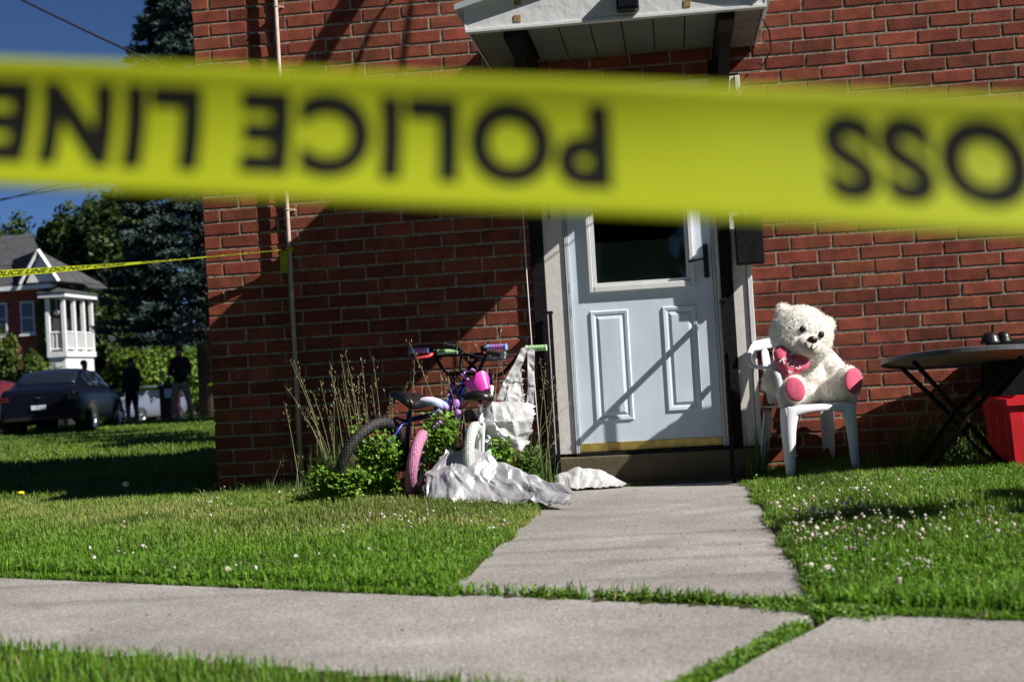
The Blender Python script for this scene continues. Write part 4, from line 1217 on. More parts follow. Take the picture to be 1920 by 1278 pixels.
def lawn_cols(x, y, r):
    s, d = sw_coords(x, y)
    lush = np.array([0.135, 0.285, 0.022]); dry = np.array([0.44, 0.40, 0.15]); dark = np.array([0.075, 0.145, 0.018])
    straw = np.array([0.40, 0.33, 0.17])
    p = vnoise(x*1.1, y*1.1, 3)*0.55 + vnoise(x*4, y*4, 4)*0.45
    dr = np.clip(sstep(0.5, 1.9, -d)*np.where(x < 0, 0.62, 0.22)*(p*1.5-0.15), 0, 1)
    c = lush[None]*(1-dr[:, None]) + dry[None]*dr[:, None]
    dk = np.clip((vnoise(x*2.3+7, y*2.3, 8)-0.55)*2.2, 0, 0.8)[:, None]
    c = c*(1-dk)+dark[None]*dk
    st = (r.random(len(x)) < 0.02+0.13*dr)
    c[st] = straw
    return c*r.uniform(0.7, 1.3, (len(x), 1))

def scatter(n, x0, x1, y0, y1):
    x = rng.uniform(x0, x1, n); y = rng.uniform(y0, y1, n)
    return x, y
def lawn_mask(x, y):
    # ragged grass edge that creeps over the concrete
    rag = 0.05*(vnoise(x*6, y*6, 12)-0.2) + 0.03*(vnoise(x*19, y*19, 13)-0.5)
    s, d = sw_coords(x, y)
    on_path = (x > px0(y)+rag*1.2+0.01) & (x < PX1-rag*1.5) & (d < -0.04) & (y < -0.06)
    on_sw = (d > 0.012+rag*0.7-0.02) & (d < SWD-rag)
    house = (y > -0.015) & (x > WX0) & (y < 5.1)
    return ~(on_path | on_sw | house)
x, y = scatter(620000, -6.4, 6.2, -6.2, 1.3)
s_, d_ = sw_coords(x, y)
# keep what the photograph can see (a wedge in front of the camera), denser near the pavement edge
vis = (np.abs((x-0.18)+(y+8.23)*0.114) < (y+8.23)*0.385+0.15)
k = lawn_mask(x, y) & (vis | (rng.random(len(x)) < 0.4)) & (d_ < 0.3)
x, y = x[k], y[k]
n = len(x)
s_, d_ = sw_coords(x, y)
near_edge = np.exp(-np.clip(-d_, 0, 9)/0.35)
ln_ = rng.uniform(0.018, 0.046, n)*(0.75+0.7*vnoise(x*2, y*2, 9))*(1+0.2*near_edge)
ln_ *= 1 + 0.8*np.exp(-np.abs(y+0.08)/0.12)*(x > 0.6)
P = np.stack([x, y, np.maximum(hz(x, y), 0.0)-0.004], 1)
tag(blades('lawn_grass', P, ln_, rng.uniform(0.0018, 0.0034, n)*(1+0.5*near_edge), lawn_cols(x, y, rng), lean=0.55), 'short sunlit lawn grass on both sides of the front path', 'grass', kind='stuff')
# fringe hanging over the edges of the path and the pavement
def fringe(n, p0, p1, wd):
    t = rng.random(n); q = np.array(p0)[None]*(1-t[:, None])+np.array(p1)[None]*t[:, None]
    L_ = np.hypot(*(np.array(p1)-np.array(p0))); nr = np.array([-(p1[1]-p0[1]), p1[0]-p0[0]])/L_
    lump = vnoise(t*L_*3.1, t*0+p0[0]*7, 23)*0.7+vnoise(t*L_*9.0, t*0+p0[0]*3, 24)*0.5-0.35
    return q + nr[None]*(rng.random(n)*(0.055+lump*wd*2.0)-0.05)[:, None]
Q = np.concatenate([fringe(16000, (-0.51, -0.2), (-0.62, far_y(-0.62)), 0.040), fringe(11000, (PX1, far_y(PX1)), (PX1, -0.2), 0.05), fringe(9000, swp(-4.6, 0.0), swp(0.0, 0.0), 0.012), fringe(5000, swp(1.18, 0.0), swp(4.0, 0.0), 0.010)])
n = len(Q); P = np.stack([Q[:, 0], Q[:, 1], np.full(n, -0.004)], 1)
tag(blades('edge_grass', P, rng.uniform(0.012, 0.036, n), rng.uniform(0.002, 0.0038, n), lawn_cols(Q[:, 0], Q[:, 1], rng), lean=0.8), 'grass creeping over the edges of the concrete', 'grass', kind='stuff')
# verge in front of the pavement
x, y = scatter(170000, -4.6, 3.3, -7.4, -3.2)
s_, d_ = sw_coords(x, y); k = (d_ > SWD+0.03*(vnoise(x*7, y*7, 2)-0.5)) & (d_ < SWD+0.75); x, y = x[k], y[k]; n = len(x)
P = np.stack([x, y, hz(x, y)-0.004], 1)
c = lawn_cols(x, y, rng)*0.9
tag(blades('verge_grass', P, rng.uniform(0.02, 0.055, n)*(0.7+0.8*vnoise(x*3, y*3, 5)), rng.uniform(0.0014, 0.0026, n), c, lean=0.6), 'green verge grass along the near edge of the pavement', 'grass', kind='stuff')
# grass growing in the joints of the concrete
def joint(n, p0, p1, wd, gap, thr=0.42):
    t = rng.random(n); 
    g = vnoise(t*gap, t*0+3, 17)
    t = t[g > thr]; n = len(t)
    q = np.array(p0)[None]*(1-t[:, None]) + np.array(p1)[None]*t[:, None]
    q += rng.normal(0, wd, (n, 2))*(0.5+vnoise(t*gap*1.3, t*0+8, 19))[:, None]
    return q
Q = np.concatenate([joint(6500, swp(0.02, -0.03), swp(1.28, -0.03), 0.016, 9), joint(3600, swp(1.215, 0.0), swp(1.215, 1.1), 0.013, 6, 0.2), joint(500, (-0.50, -0.14), (-0.05, -0.15), 0.012, 12), joint(3000, swp(1.0, -0.05), swp(1.32, 0.06), 0.03, 2, 0.0)])
n = len(Q); P = np.stack([Q[:, 0], Q[:, 1], np.full(n, -0.012)], 1)
tag(blades('joint_grass', P, rng.uniform(0.012, 0.028, n), rng.uniform(0.002, 0.0045, n), np.array([[0.135, 0.26, 0.024]])*rng.uniform(0.6, 1.35, (n, 1)), lean=0.9), 'grass sprouting from the joints in the concrete', 'grass', kind='stuff')
JOINT = Q
# far lawn beside and behind the house
x, y = scatter(150000, -19, -2.4, 0.2, 31)
x = -2.5 - (np.abs(x+2.5))*(0.12+0.88*(y/31))
k = ~((y < 5.1) & (x > WX0)); x, y = x[k], y[k]; n = len(x)
P = np.stack([x, y, hz(x, y)-0.004], 1)
sc_ = 1+y/14
tag(blades('yard_grass', P, rng.uniform(0.03, 0.07, n)*np.minimum(sc_, 1.8), rng.uniform(0.003, 0.006, n)*sc_, np.array([[0.12, 0.20, 0.025]])*(0.7+0.6*vnoise(x*.9, y*.9, 33))[:, None]*rng.uniform(0.7, 1.3, (n, 1)), lean=0.6), 'mown yard grass beside the house running back to the drive', 'grass', kind='stuff')

# clover heads and other small flowers
def blobs(name, P, r, col, mat=M_flower):
    ico = bpy.data.meshes.new('ico'); bm = bmesh.new(); bmesh.ops.create_icosphere(bm, subdivisions=1, radius=1.0); bm.to_mesh(ico); bm.free()
    v0 = np.array([v.co[:] for v in ico.vertices]); f0 = np.array([p.vertices[:] for p in ico.polygons])
    n = len(P)
    V = P[:, None, :] + v0[None]*r[:, None, None]*(1+0.25*rng.standard_normal((n, len(v0), 1)))
    F = f0[None]+(np.arange(n)*len(v0))[:, None, None]
    C = np.repeat(col, len(v0), 0)*rng.uniform(0.75, 1.15, (n*len(v0), 1))
    return np_mesh(name, V.reshape(-1, 3), F.reshape(-1, 3), mat, col=C)
pts = []
def clover(n, x0, x1, y0, y1, thr, sd):
    x, y = scatter(n, x0, x1, y0, y1); k = lawn_mask(x, y) & (vnoise(x*1.8, y*1.8, sd) > thr); pts.append(np.stack([x[k], y[k]], 1))
clover(330, 0.56, 2.2, -3.3, -0.5, 0.36, 41); clover(240, 0.54, 1.7, -4.2, -2.4, 0.35, 42); clover(120, 0.54, 0.95, -3.5, -1.9, 0.1, 43)
clover(120, -1.3, -0.55, -3.2, -1.9, 0.3, 44); clover(110, -3.2, -1.2, -3.4, -0.6, 0.58, 45); clover(40, -2.6, -1.4, -0.7, -0.2, 0.3, 46); clover(700, -9, -3.0, 4.0, 16, 0.45, 47)
Q = np.concatenate(pts); n = len(Q)
P = np.stack([Q[:, 0], Q[:, 1], hz(Q[:, 0], Q[:, 1])+rng.uniform(0.035, 0.065, n)], 1)
col = np.where(rng.random((n, 1)) < 0.68, np.array([[0.68, 0.62, 0.55]]), np.array([[0.46, 0.34, 0.28]]))
tag(blobs('clover_flowers', P, 0.0028+0.0062*rng.random(n)**1.6, col), 'white and pinkish clover heads dotted over the lawn', 'clover', kind='stuff')
# dandelions at the shadow's edge
for nm, lb, px, py, hh, cc in (('dandelion', 'round white dandelion clock at the edge of the shade', -3.13, -0.02, 0.10, (0.55, 0.53, 0.45)), ('dandelion', 'yellow dandelion flower at the left edge of the shade', -3.82, 0.04, 0.075, (0.75, 0.55, 0.02))):
    t = thing(nm, lb, 'dandelion', (px, py, float(hz(px, py))))
    z0 = float(hz(px, py))
    m = MB(); m.tube([(px, py, z0), (px+0.004, py, z0+hh*0.6), (px, py, z0+hh)], 0.002, 5); m.build('stem', pmat('stem_green', (0.1, 0.16, 0.04), 0.6), t)
    m = MB(); m.ball((px, py, z0+hh), (0.022, 0.022, 0.012 if cc[2] < .1 else 0.017), 12, 8); m.build('flower_head', pmat('dandelion_head', cc, 0.9, bump=0.003, bscale=200), t)

def leaves_mesh(name, P, N_, size, col, mat=None, parent=None, long=1.25):
    """pointed leaf diamonds, each folded a little along the middle"""
    n = len(P); N_ = N_/np.linalg.norm(N_, axis=1)[:, None]
    t = np.cross(N_, rng.normal(0, 1, (n, 3))); t /= np.linalg.norm(t, axis=1)[:, None]; b = np.cross(N_, t)
    s = size[:, None]
    V = np.stack([P-t*s*long, P+b*s*0.7+N_*s*0.15, P+t*s*long, P-b*s*0.7+N_*s*0.15], 1).reshape(-1, 3)
    k = np.arange(n)[:, None]*4
    F = np.concatenate([k+[0, 1, 2], k+[0, 2, 3]], 0)
    return np_mesh(name, V, F, mat or M_leaf, col=np.repeat(col, 4, 0), parent=parent)

# clover leaves matted through the lawn, thickest by the concrete
x, y = scatter(150000, -4.4, 2.7, -5.4, 0.0)
s_, d_ = sw_coords(x, y)
e_ = np.minimum(np.abs(x-PX0), np.abs(x-PX1))
w_ = np.clip(1.1*np.exp(-np.clip(-d_, 0, 9)/0.45)+0.5*np.exp(-e_/0.35)+0.9*(vnoise(x*1.5, y*1.5, 61)-0.5)+np.where(x > 0.5, 0.25, 0.0), 0, 1)
k = lawn_mask(x, y) & (d_ < 0.02) & (rng.random(len(x)) < w_) & (np.abs((x-0.18)+(y+8.23)*0.114) < (y+8.23)*0.385+0.15)
x, y = x[k], y[k]; n = len(x)
P = np.stack([x, y, np.maximum(hz(x, y), 0)+rng.uniform(0.006, 0.034, n)], 1)
N_ = rng.normal(0, 0.38, (n, 3))+np.array([0.1, -0.1, 1.0])
cc = np.array([[0.115, 0.25, 0.024]])*(0.75+0.5*vnoise(x*3, y*3, 71))[:, None]*rng.uniform(0.65, 1.35, (n, 1))
o = leaves_mesh('clover_leaves', P, N_, rng.uniform(0.004, 0.0085, n), cc, long=1.0); tag(o, 'low clover leaves matted through the lawn', 'clover', kind='stuff')
jn = JOINT[rng.integers(0, len(JOINT), 5200)] + rng.normal(0, 0.006, (5200, 2)); n = len(jn)
o = leaves_mesh('joint_weeds', np.stack([jn[:, 0], jn[:, 1], rng.uniform(0.002, 0.02, n)], 1), rng.normal(0, 0.5, (n, 3))+np.array([0.2, -0.2, 1.0]), rng.uniform(0.003, 0.0065, n), np.array([[0.125, 0.25, 0.024]])*rng.uniform(0.6, 1.35, (n, 1)), long=1.2)
tag(o, 'low leafy weeds filling the joints in the concrete', 'weeds', kind='stuff')
# crumbs of soil and dry clippings on the concrete
x, y = scatter(1500, -2.6, 1.6, -5.2, -0.15); k = in_slab(x, y, -0.02); x, y = x[k], y[k]; n = len(x)
cc = np.where(rng.random((n, 1)) < 0.5, np.array([[0.07, 0.055, 0.035]]), np.array([[0.30, 0.25, 0.13]]))
o = leaves_mesh('path_litter', np.stack([x, y, np.full(n, 0.003)], 1), rng.normal(0, 0.25, (n, 3))+np.array([0, 0, 1.0]), rng.uniform(0.0015, 0.005, n), cc); tag(o, 'crumbs of soil and dry clippings on the concrete', 'litter', kind='stuff')

def weed(label, c, rad, n, size, col, stems=7, name='leafy_weed', cat='weed', group=None, seed=0):
    t = thing(name, label, cat, (c[0], c[1], c[2]), group)
    r = np.random.default_rng(seed)
    m = MB(); pts_ = []
    for k in range(stems):
        tip = np.array([c[0]+r.uniform(-1, 1)*rad[0]*0.8, c[1]+r.uniform(-1, 1)*rad[1]*0.8, c[2]+rad[2]*r.uniform(0.9, 1.9)])
        b0 = np.array([c[0]+r.uniform(-.3, .3)*rad[0], c[1]+r.uniform(-.3, .3)*rad[1], c[2]])
        mid = (b0+tip)/2 + np.array([0, 0, 0.1*rad[2]])
        m.tube([b0, mid, tip], [0.003*max(1, rad[2]*2), 0.002*max(1, rad[2]*2), 0.001], 5)
        for q in np.linspace(0.15, 1.02, 14): pts_.append(b0*(1-q)**2+2*mid*q*(1-q)+tip*q*q)
    m.build('stems', pmat('weed_stem', (0.12, 0.17, 0.05), 0.7), t)
    pts_ = np.array(pts_)
    ci = r.integers(0, len(pts_), n)
    P = pts_[ci] + r.normal(0, 1, (n, 3))*np.array(rad)*0.17
    P[:, 2] = np.maximum(P[:, 2], c[2]+0.005)
    N_ = r.normal(0, 0.55, (n, 3)) + np.array([0.35, -0.35, 0.8])
    cc = np.array(col)[None]*r.uniform(0.6, 1.4, (n, 1))
    leaves_mesh('foliage', P, N_, size*r.uniform(0.6, 1.3, n), cc, parent=t, long=1.0)
GW = (0.15, 0.28, 0.028)
weed('bright green leafy weed between the black and the pink tyre', (-1.40, -0.90, 0.05), (0.16, 0.10, 0.20), 3200, 0.014, GW, 16, seed=1)
weed('tall bright green leafy weed right of the pink tyre', (-1.08, -0.84, 0.05), (0.11, 0.09, 0.225), 3000, 0.014, GW, 16, seed=2)
weed('low leafy weed in front of the black tyre', (-1.58, -1.00, 0.05), (0.17, 0.08, 0.11), 1800, 0.013, GW, 10, seed=3)
weed('small green weed beneath the hanging white bag', (-0.80, -0.66, 0.05), (0.10, 0.07, 0.15), 700, 0.014, GW, 8, seed=4)
weed('green weed growing at the foot of the left black post', (-0.70, -0.32, 0.04), (0.13, 0.10, 0.11), 900, 0.013, (0.09, 0.18, 0.025), 10, seed=5)
weed('sprawling weed under the folding table', (1.62, -0.35, 0.05), (0.22, 0.10, 0.10), 500, 0.010, (0.09, 0.16, 0.03), 12, seed=6)

def tall_grass(label, spots, name='tall_grass', seed=0, hmin=0.5, hmax=0.85, heads=True, blade=0, bl=(0.10, 0.34)):
    r = np.random.default_rng(seed)
    c = np.mean(np.array([s_[:2] for s_ in spots]), 0)
    t = thing(name, label, 'grass clump', (c[0], c[1], float(hz(c[0], c[1]))))
    m = MB(); HP = []; HN = []; 
    for (x, y, num, spread, lx) in spots:
        for k in range(num):
            x0, y0 = x+r.normal(0, spread), y+r.normal(0, spread*0.4)
            h = r.uniform(hmin, hmax); z0 = float(hz(x0, y0))
            dx, dy = lx*h+r.normal(0, 0.09), r.normal(0, 0.05)
            p = [Vector((x0+dx*q**1.7, min(-0.03, y0+dy*q**1.5), z0+h*q-0.05*abs(dx)*q**3)) for q in (0, .3, .6, .8, 1.0)]
            m.tube(p, [0.0018, 0.0015, 0.0012, 0.0009, 0.0006], 4, caps=False)
            if heads:
                for q in np.linspace(0.74, 1.0, 16):
                    a = p[3].lerp(p[4], (q-0.8)/0.2) if q > .8 else p[2].lerp(p[3], (q-0.6)/0.2)
                    HP.append(np.array(a)+r.normal(0, 0.006, 3)+np.array([0.010*r.normal(), 0, 0.004])); HN.append(r.normal(0, 1, 3))
    m.build('stalks', pmat('dry_stalk', (0.30, 0.29, 0.13), 0.7, var=0.2), t)
    if HP:
        HP = np.array(HP); n = len(HP)
        HN = np.array(HN)
        tdir = np.stack([r.normal(0, .35, n), r.normal(0, .35, n), np.ones(n)], 1)
        s = np.cross(tdir, HN); s /= np.linalg.norm(s, axis=1)[:, None]
        L = r.uniform(0.005, 0.012, (n, 1)); W_ = 0.0017
        V = np.stack([HP-tdir*L, HP+s*W_, HP+tdir*L, HP-s*W_], 1).reshape(-1, 3)
        k = np.arange(n)[:, None]*4; F = np.concatenate([k+[0, 1, 2], k+[0, 2, 3]], 0)
        np_mesh('seed_heads', V, F, M_grass, col=np.repeat(np.array([[0.52, 0.46, 0.25]])*r.uniform(0.6, 1.3, (n, 1)), 4, 0), parent=t)
    if blade:
        bx = []; 
        for (x, y, num, spread, lx) in spots:
            bx.append(np.stack([x+r.normal(0, spread*1.2, blade), np.minimum(-0.03, y+r.normal(0, spread*0.6, blade))], 1))
        Q = np.concatenate(bx); n = len(Q); P = np.stack([Q[:, 0], Q[:, 1], hz(Q[:, 0], Q[:, 1])], 1)
        blades('blades', P, r.uniform(bl[0], bl[1], n), r.uniform(0.0018, 0.0035, n), np.array([[0.10, 0.17, 0.03]])*r.uniform(0.5, 1.3, (n, 1)), lean=0.35, parent=t)
tall_grass('tall seeding grass against the shaded wall left of the bikes', [(-1.76, -0.46, 9, 0.05, -0.14), (-1.64, -0.44, 9, 0.06, -0.06), (-1.52, -0.44, 13, 0.06, 0.03)], seed=1, hmin=0.42, hmax=0.80, blade=190)
tall_grass('thin seeding grass rising between the handlebars', [(-1.08, -0.5, 9, 0.07, 0.0), (-0.85, -0.42, 6, 0.10, 0.05)], seed=2, hmin=0.5, hmax=0.92, blade=40)
tall_grass('grass tuft and stray stalks beside the left black post', [(-0.68, -0.30, 5, 0.05, 0.25), (-0.72, -0.34, 4, 0.06, 0.1)], seed=3, hmin=0.3, hmax=0.8, blade=130)
tall_grass('grass tuft at the wall beneath the table', [(1.48, -0.2, 7, 0.10, 0.25), (1.75, -0.16, 6, 0.10, -0.1)], seed=4, hmin=0.25, hmax=0.5, blade=150)
tall_grass('grass tuft at the foot of the right black post', [(0.60, -0.22, 0, 0.03, 0.0)], seed=5, heads=False, blade=90)
tall_grass('uncut grass along the wall foot by the conduit', [(-1.95, -0.12, 2, 0.10, 0.0), (-2.3, -0.05, 2, 0.12, 0.0)], seed=6, hmin=0.12, hmax=0.25, blade=260, bl=(0.03, 0.10))

# ------------------------------------------------------------------ background: trees
def tree(name, label, base, h, crown_c, crown_r, n, leaf, col, clumps=26, seed=0, trunk=0.2, cat='tree', group=None, spread=0.34):
    r = np.random.default_rng(seed)
    t = thing(name, label, cat, base, group)
    bx, by, bz = base; m = MB()
    cc = np.array(crown_c); cr = np.array(crown_r)
    m.tube([(bx, by, bz-0.2), (bx+0.1, by, bz+h*0.25), (bx, by, bz+h*0.6), tuple(cc+[0, 0, cr[2]*0.5])], [trunk, trunk*0.8, trunk*0.5, trunk*0.12], 9)
    cl = []
    while len(cl) < clumps:
        q = r.uniform(-1, 1, 3)
        if 0.25 < np.linalg.norm(q) < 1: cl.append(cc+q*cr*0.82)
    cl = np.array(cl)
    for k in range(min(9, clumps)):
        m.tube([(bx, by, bz+h*r.uniform(0.25, 0.6)), tuple((cl[k]+np.array([bx, by, bz+h*0.5]))/2), tuple(cl[k])], [trunk*0.35, trunk*0.22, trunk*0.08], 6)
    m.build('trunk', M_bark, t, smooth=True)
    ci = r.integers(0, clumps, n); sz = r.uniform(0.6, 1.35, clumps)
    d = r.normal(0, 1, (n, 3)); d /= np.linalg.norm(d, axis=1)[:, None]
    rad = r.random((n, 1))**0.45
    P = cl[ci] + d*rad*cr*spread*sz[ci][:, None]
    N_ = d*0.6 + r.normal(0, 0.6, (n, 3)) + np.array([0, 0, 0.5])
    c = np.array(col)[None]*(0.7+0.6*r.random((clumps, 1)))[ci]*r.uniform(0.75, 1.25, (n, 1))
    leaves_mesh('crown', P, N_, leaf*r.uniform(0.6, 1.3, n), c, parent=t)
    return t
GR = 'broadleaf trees behind the houses'
DG = (0.038, 0.068, 0.014)
tree('broadleaf_tree', 'tall broadleaf tree at the left picture edge above the house roof', (-42.5, 78, -0.65), 12, (-42.6, 78, 9.0), (2.6, 2.6, 4.2), 9000, 0.17, DG, 26, 1, 0.3, group=GR)
tree('broadleaf_tree', 'dark rounded broadleaf tree behind the gable of the far house', (-39.3, 79, -0.65), 12, (-39.3, 79, 8.2), (2.2, 2.4, 3.7), 9000, 0.17, DG, 24, 2, 0.3, group=GR)
tree('broadleaf_tree', 'tallest dark broadleaf tree behind the white porch', (-36.6, 78, -0.65), 13, (-36.8, 78, 8.4), (2.7, 2.8, 4.6), 12000, 0.17, DG, 32, 3, 0.35, group=GR)
tree('broadleaf_tree', 'broad dark tree half hidden by the blue spruce', (-33.0, 76, -0.65), 13, (-33.4, 76, 8.2), (3.2, 3.0, 5.2), 12000, 0.17, DG, 32, 4, 0.35, group=GR)
tree('broadleaf_tree', 'low dark tree filling the gap beside the porch', (-33.8, 70, -0.65), 7, (-33.0, 70, 4.2), (3.0, 2.6, 3.4), 9000, 0.15, (0.04, 0.07, 0.016), 26, 5, 0.25, group=GR)

def spruce():
    bx, by, bz = -12.9, 30.4, -0.1
    t = thing('spruce_tree', 'tall blue spruce with drooping silvery boughs beside the brick house', 'tree', (bx, by, bz))
    m = MB(); m.tube([(bx, by, bz-0.2), (bx, by, bz+6), (bx, by, bz+12), (bx, by, bz+17)], [0.24, 0.18, 0.1, 0.02], 10); m.build('trunk', M_bark, t, smooth=True)
    r = np.random.default_rng(5); PP = []; DD = []; TT = []
    mb_ = MB(); z = 2.5
    while z < 16.6:
        f = (z-1.2)/15.6; R0 = 2.65*(1-f)**0.8+0.15
        nb = int(13-6*f)
        for k in range(nb):
            a = 2*math.pi*(k+r.random()*0.8)/nb; Lb = R0*r.uniform(0.72, 1.12)
            dirx, diry = math.cos(a), math.sin(a)
            dr = r.uniform(0.20, 0.36)
            path = [np.array([bx+dirx*Lb*q, by+diry*Lb*q, bz+z - dr*Lb*q + 0.22*Lb*q*q*0.9]) for q in np.linspace(0.05, 1, 9)]
            mb_.tube([tuple(p) for p in path[::2]], [0.03, 0.022, 0.016, 0.01, 0.004], 4, caps=False)
            nn = int(56+80*Lb/3)
            q = 0.22+0.78*r.random(nn)**0.8
            idx = q*8; i0 = np.clip(idx.astype(int), 0, 7); fr = (idx-i0)[:, None]
            pa = np.array(path); cpt = pa[i0]*(1-fr)+pa[i0+1]*fr
            sw = (r.random(nn)-0.5)*2
            width = 0.34*Lb*(1-q)**0.7*0.9+0.16
            side = np.array([-diry, dirx, 0])
            cpt = cpt + side[None]*(sw*width)[:, None] + np.stack([dirx*np.abs(sw)*width*0.5, diry*np.abs(sw)*width*0.5, -0.12*np.abs(sw)*width-r.random(nn)*0.06], 1)
            dvec = np.array([dirx, diry, 0.12])[None] + side[None]*(sw*0.9)[:, None] + r.normal(0, 0.25, (nn, 3))
            PP.append(cpt); DD.append(dvec)
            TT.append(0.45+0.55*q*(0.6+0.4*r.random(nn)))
        z += 0.36-0.12*f + r.uniform(-.05, .05)
    tag(mb_.build('boughs', M_bark, t), kind='stuff')
    P = np.concatenate(PP); D = np.concatenate(DD); T = np.concatenate(TT)
    D /= np.linalg.norm(D, axis=1)[:, None]
    n0 = len(P)
    # each spray is a fan of five needle blades
    P = np.repeat(P, 5, 0); D = np.repeat(D, 5, 0); T = np.repeat(T, 5); n = len(P)
    D = D + r.normal(0, 0.42, (n, 3)); D /= np.linalg.norm(D, axis=1)[:, None]
    P = P + r.normal(0, 0.035, (n, 3))
    s = np.cross(D, r.normal(0, 1, (n, 3))); s /= np.linalg.norm(s, axis=1)[:, None]
    L = r.uniform(0.10, 0.21, (n, 1)); W_ = r.uniform(0.012, 0.024, (n, 1))
    V = np.stack([P-s*W_*0.5, P+s*W_*0.5, P+D*L*0.55+s*W_, P+D*L, P+D*L*0.55-s*W_], 1).reshape(-1, 3)
    k = np.arange(n)[:, None]*5; F = np.concatenate([k+[0, 1, 2], k+[0, 2, 4], k+[4, 2, 3]], 0)
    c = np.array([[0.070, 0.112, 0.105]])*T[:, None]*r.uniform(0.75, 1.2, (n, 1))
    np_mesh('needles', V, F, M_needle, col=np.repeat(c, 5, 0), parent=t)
spruce()

# bushes on the bank and round the far house
def bush(label, base, r_, n, leaf, col, seed, name='shrub', group=None):
    return tree(name, label, base, r_[2], (base[0], base[1], base[2]+r_[2]*0.75), r_, n, leaf, col, 20, seed, 0.05, 'shrub', group, spread=0.40)
LG = (0.14, 0.225, 0.028)
bush('sunlit green shrub on the bank behind the woman', (-27.2, 62, -0.4), (2.2, 1.6, 2.3), 7000, 0.10, LG, 11, group='sunlit shrubs on the bank')
bush('sunlit green shrub on the bank left of the dark red box', (-24.9, 61, -0.4), (2.0, 1.6, 2.2), 7000, 0.10, LG, 12, group='sunlit shrubs on the bank')
bush('sunlit green shrub on the bank behind the man', (-22.8, 62, -0.4), (2.1, 1.6, 2.3), 7000, 0.10, LG, 13, group='sunlit shrubs on the bank')
bush('green shrub on the bank next to the brick corner', (-20.6, 60, -0.4), (1.8, 1.6, 2.2), 6000, 0.10, LG, 14, group='sunlit shrubs on the bank')
bush('leafy shrub at the far left below the house window', (-28.6, 49.6, 0.2), (1.2, 1.0, 2.2), 6000, 0.09, (0.10, 0.14, 0.022), 15)
bush('leafy shrub in front of the ivy on the far house', (-27.1, 49.4, 0.0), (1.0, 1.0, 1.9), 5000, 0.09, (0.085, 0.13, 0.022), 16)
bush('low shrub below the far porch railing', (-27.0, 52.0, 0.4), (0.8, 0.7, 1.1), 3000, 0.08, (0.07, 0.12, 0.022), 17)
weed('dark leafy shrub beside the left corner of the brick house', (-3.05, 2.2, 0.05), (0.16, 0.2, 0.62), 900, 0.022, (0.05, 0.10, 0.02), 12, 'corner_shrub', 'shrub', seed=18)
tree('shadow_tree', 'young tree on the lawn right of the picture', (4.1, -3.5, 0.05), 2.4, (4.1, -3.5, 2.25), (0.62, 0.5, 0.55), 2600, 0.045, (0.07, 0.12, 0.02), 14, 77, 0.04)  # unseen tree, added so its crown throws shade on the right lawn

for k, (tx, ty, rr_, tz) in enumerate(((-0.6, 5.9, 0.62, 4.6), (-1.9, 8.0, 0.72, 4.4), (-3.4, 10.7, 0.85, 4.3), (-5.4, 14.3, 0.95, 4.3), (-7.6, 18.0, 0.9, 4.3))):
    tree('yard_tree', 'slender yard tree in the row behind the brick house, ' + ('nearest the house', 'second from the house', 'third from the house', 'fourth from the house', 'last of the row')[k], (tx, ty, 0.0), tz, (tx, ty, tz), (rr_*1.1, rr_*1.7, rr_*0.9), 6500, 0.12, DG, 14, 200+k, 0.05, group='yard trees behind the brick house')
tree('maple_tree', 'spreading tree behind the brick house shading the standing people', (-6.0, 24.0, -0.1), 7, (-6.0, 24.0, 6.0), (3.4, 3.0, 3.0), 7000, 0.16, DG, 26, 210, 0.25)
for k, tx in enumerate((-30, -21, -12, -3, 6, 15, 24)):  # unseen trees added to dim sky light and darken the door pane's reflection
    tree('sky_block_tree', 'large street tree across the road behind the viewer, %s in the row' % ('leftmost', 'second from the left', 'third from the left', 'in the middle', 'third from the right', 'second from the right', 'rightmost')[k], (tx, -23 + (k % 2)*1.5, 0.0), 12, (tx, -23 + (k % 2)*1.5, 7.0), (5.2, 3.6, 6.2), 5200, 0.42, DG, 30, 230+k, 0.35, group='street trees across the road')
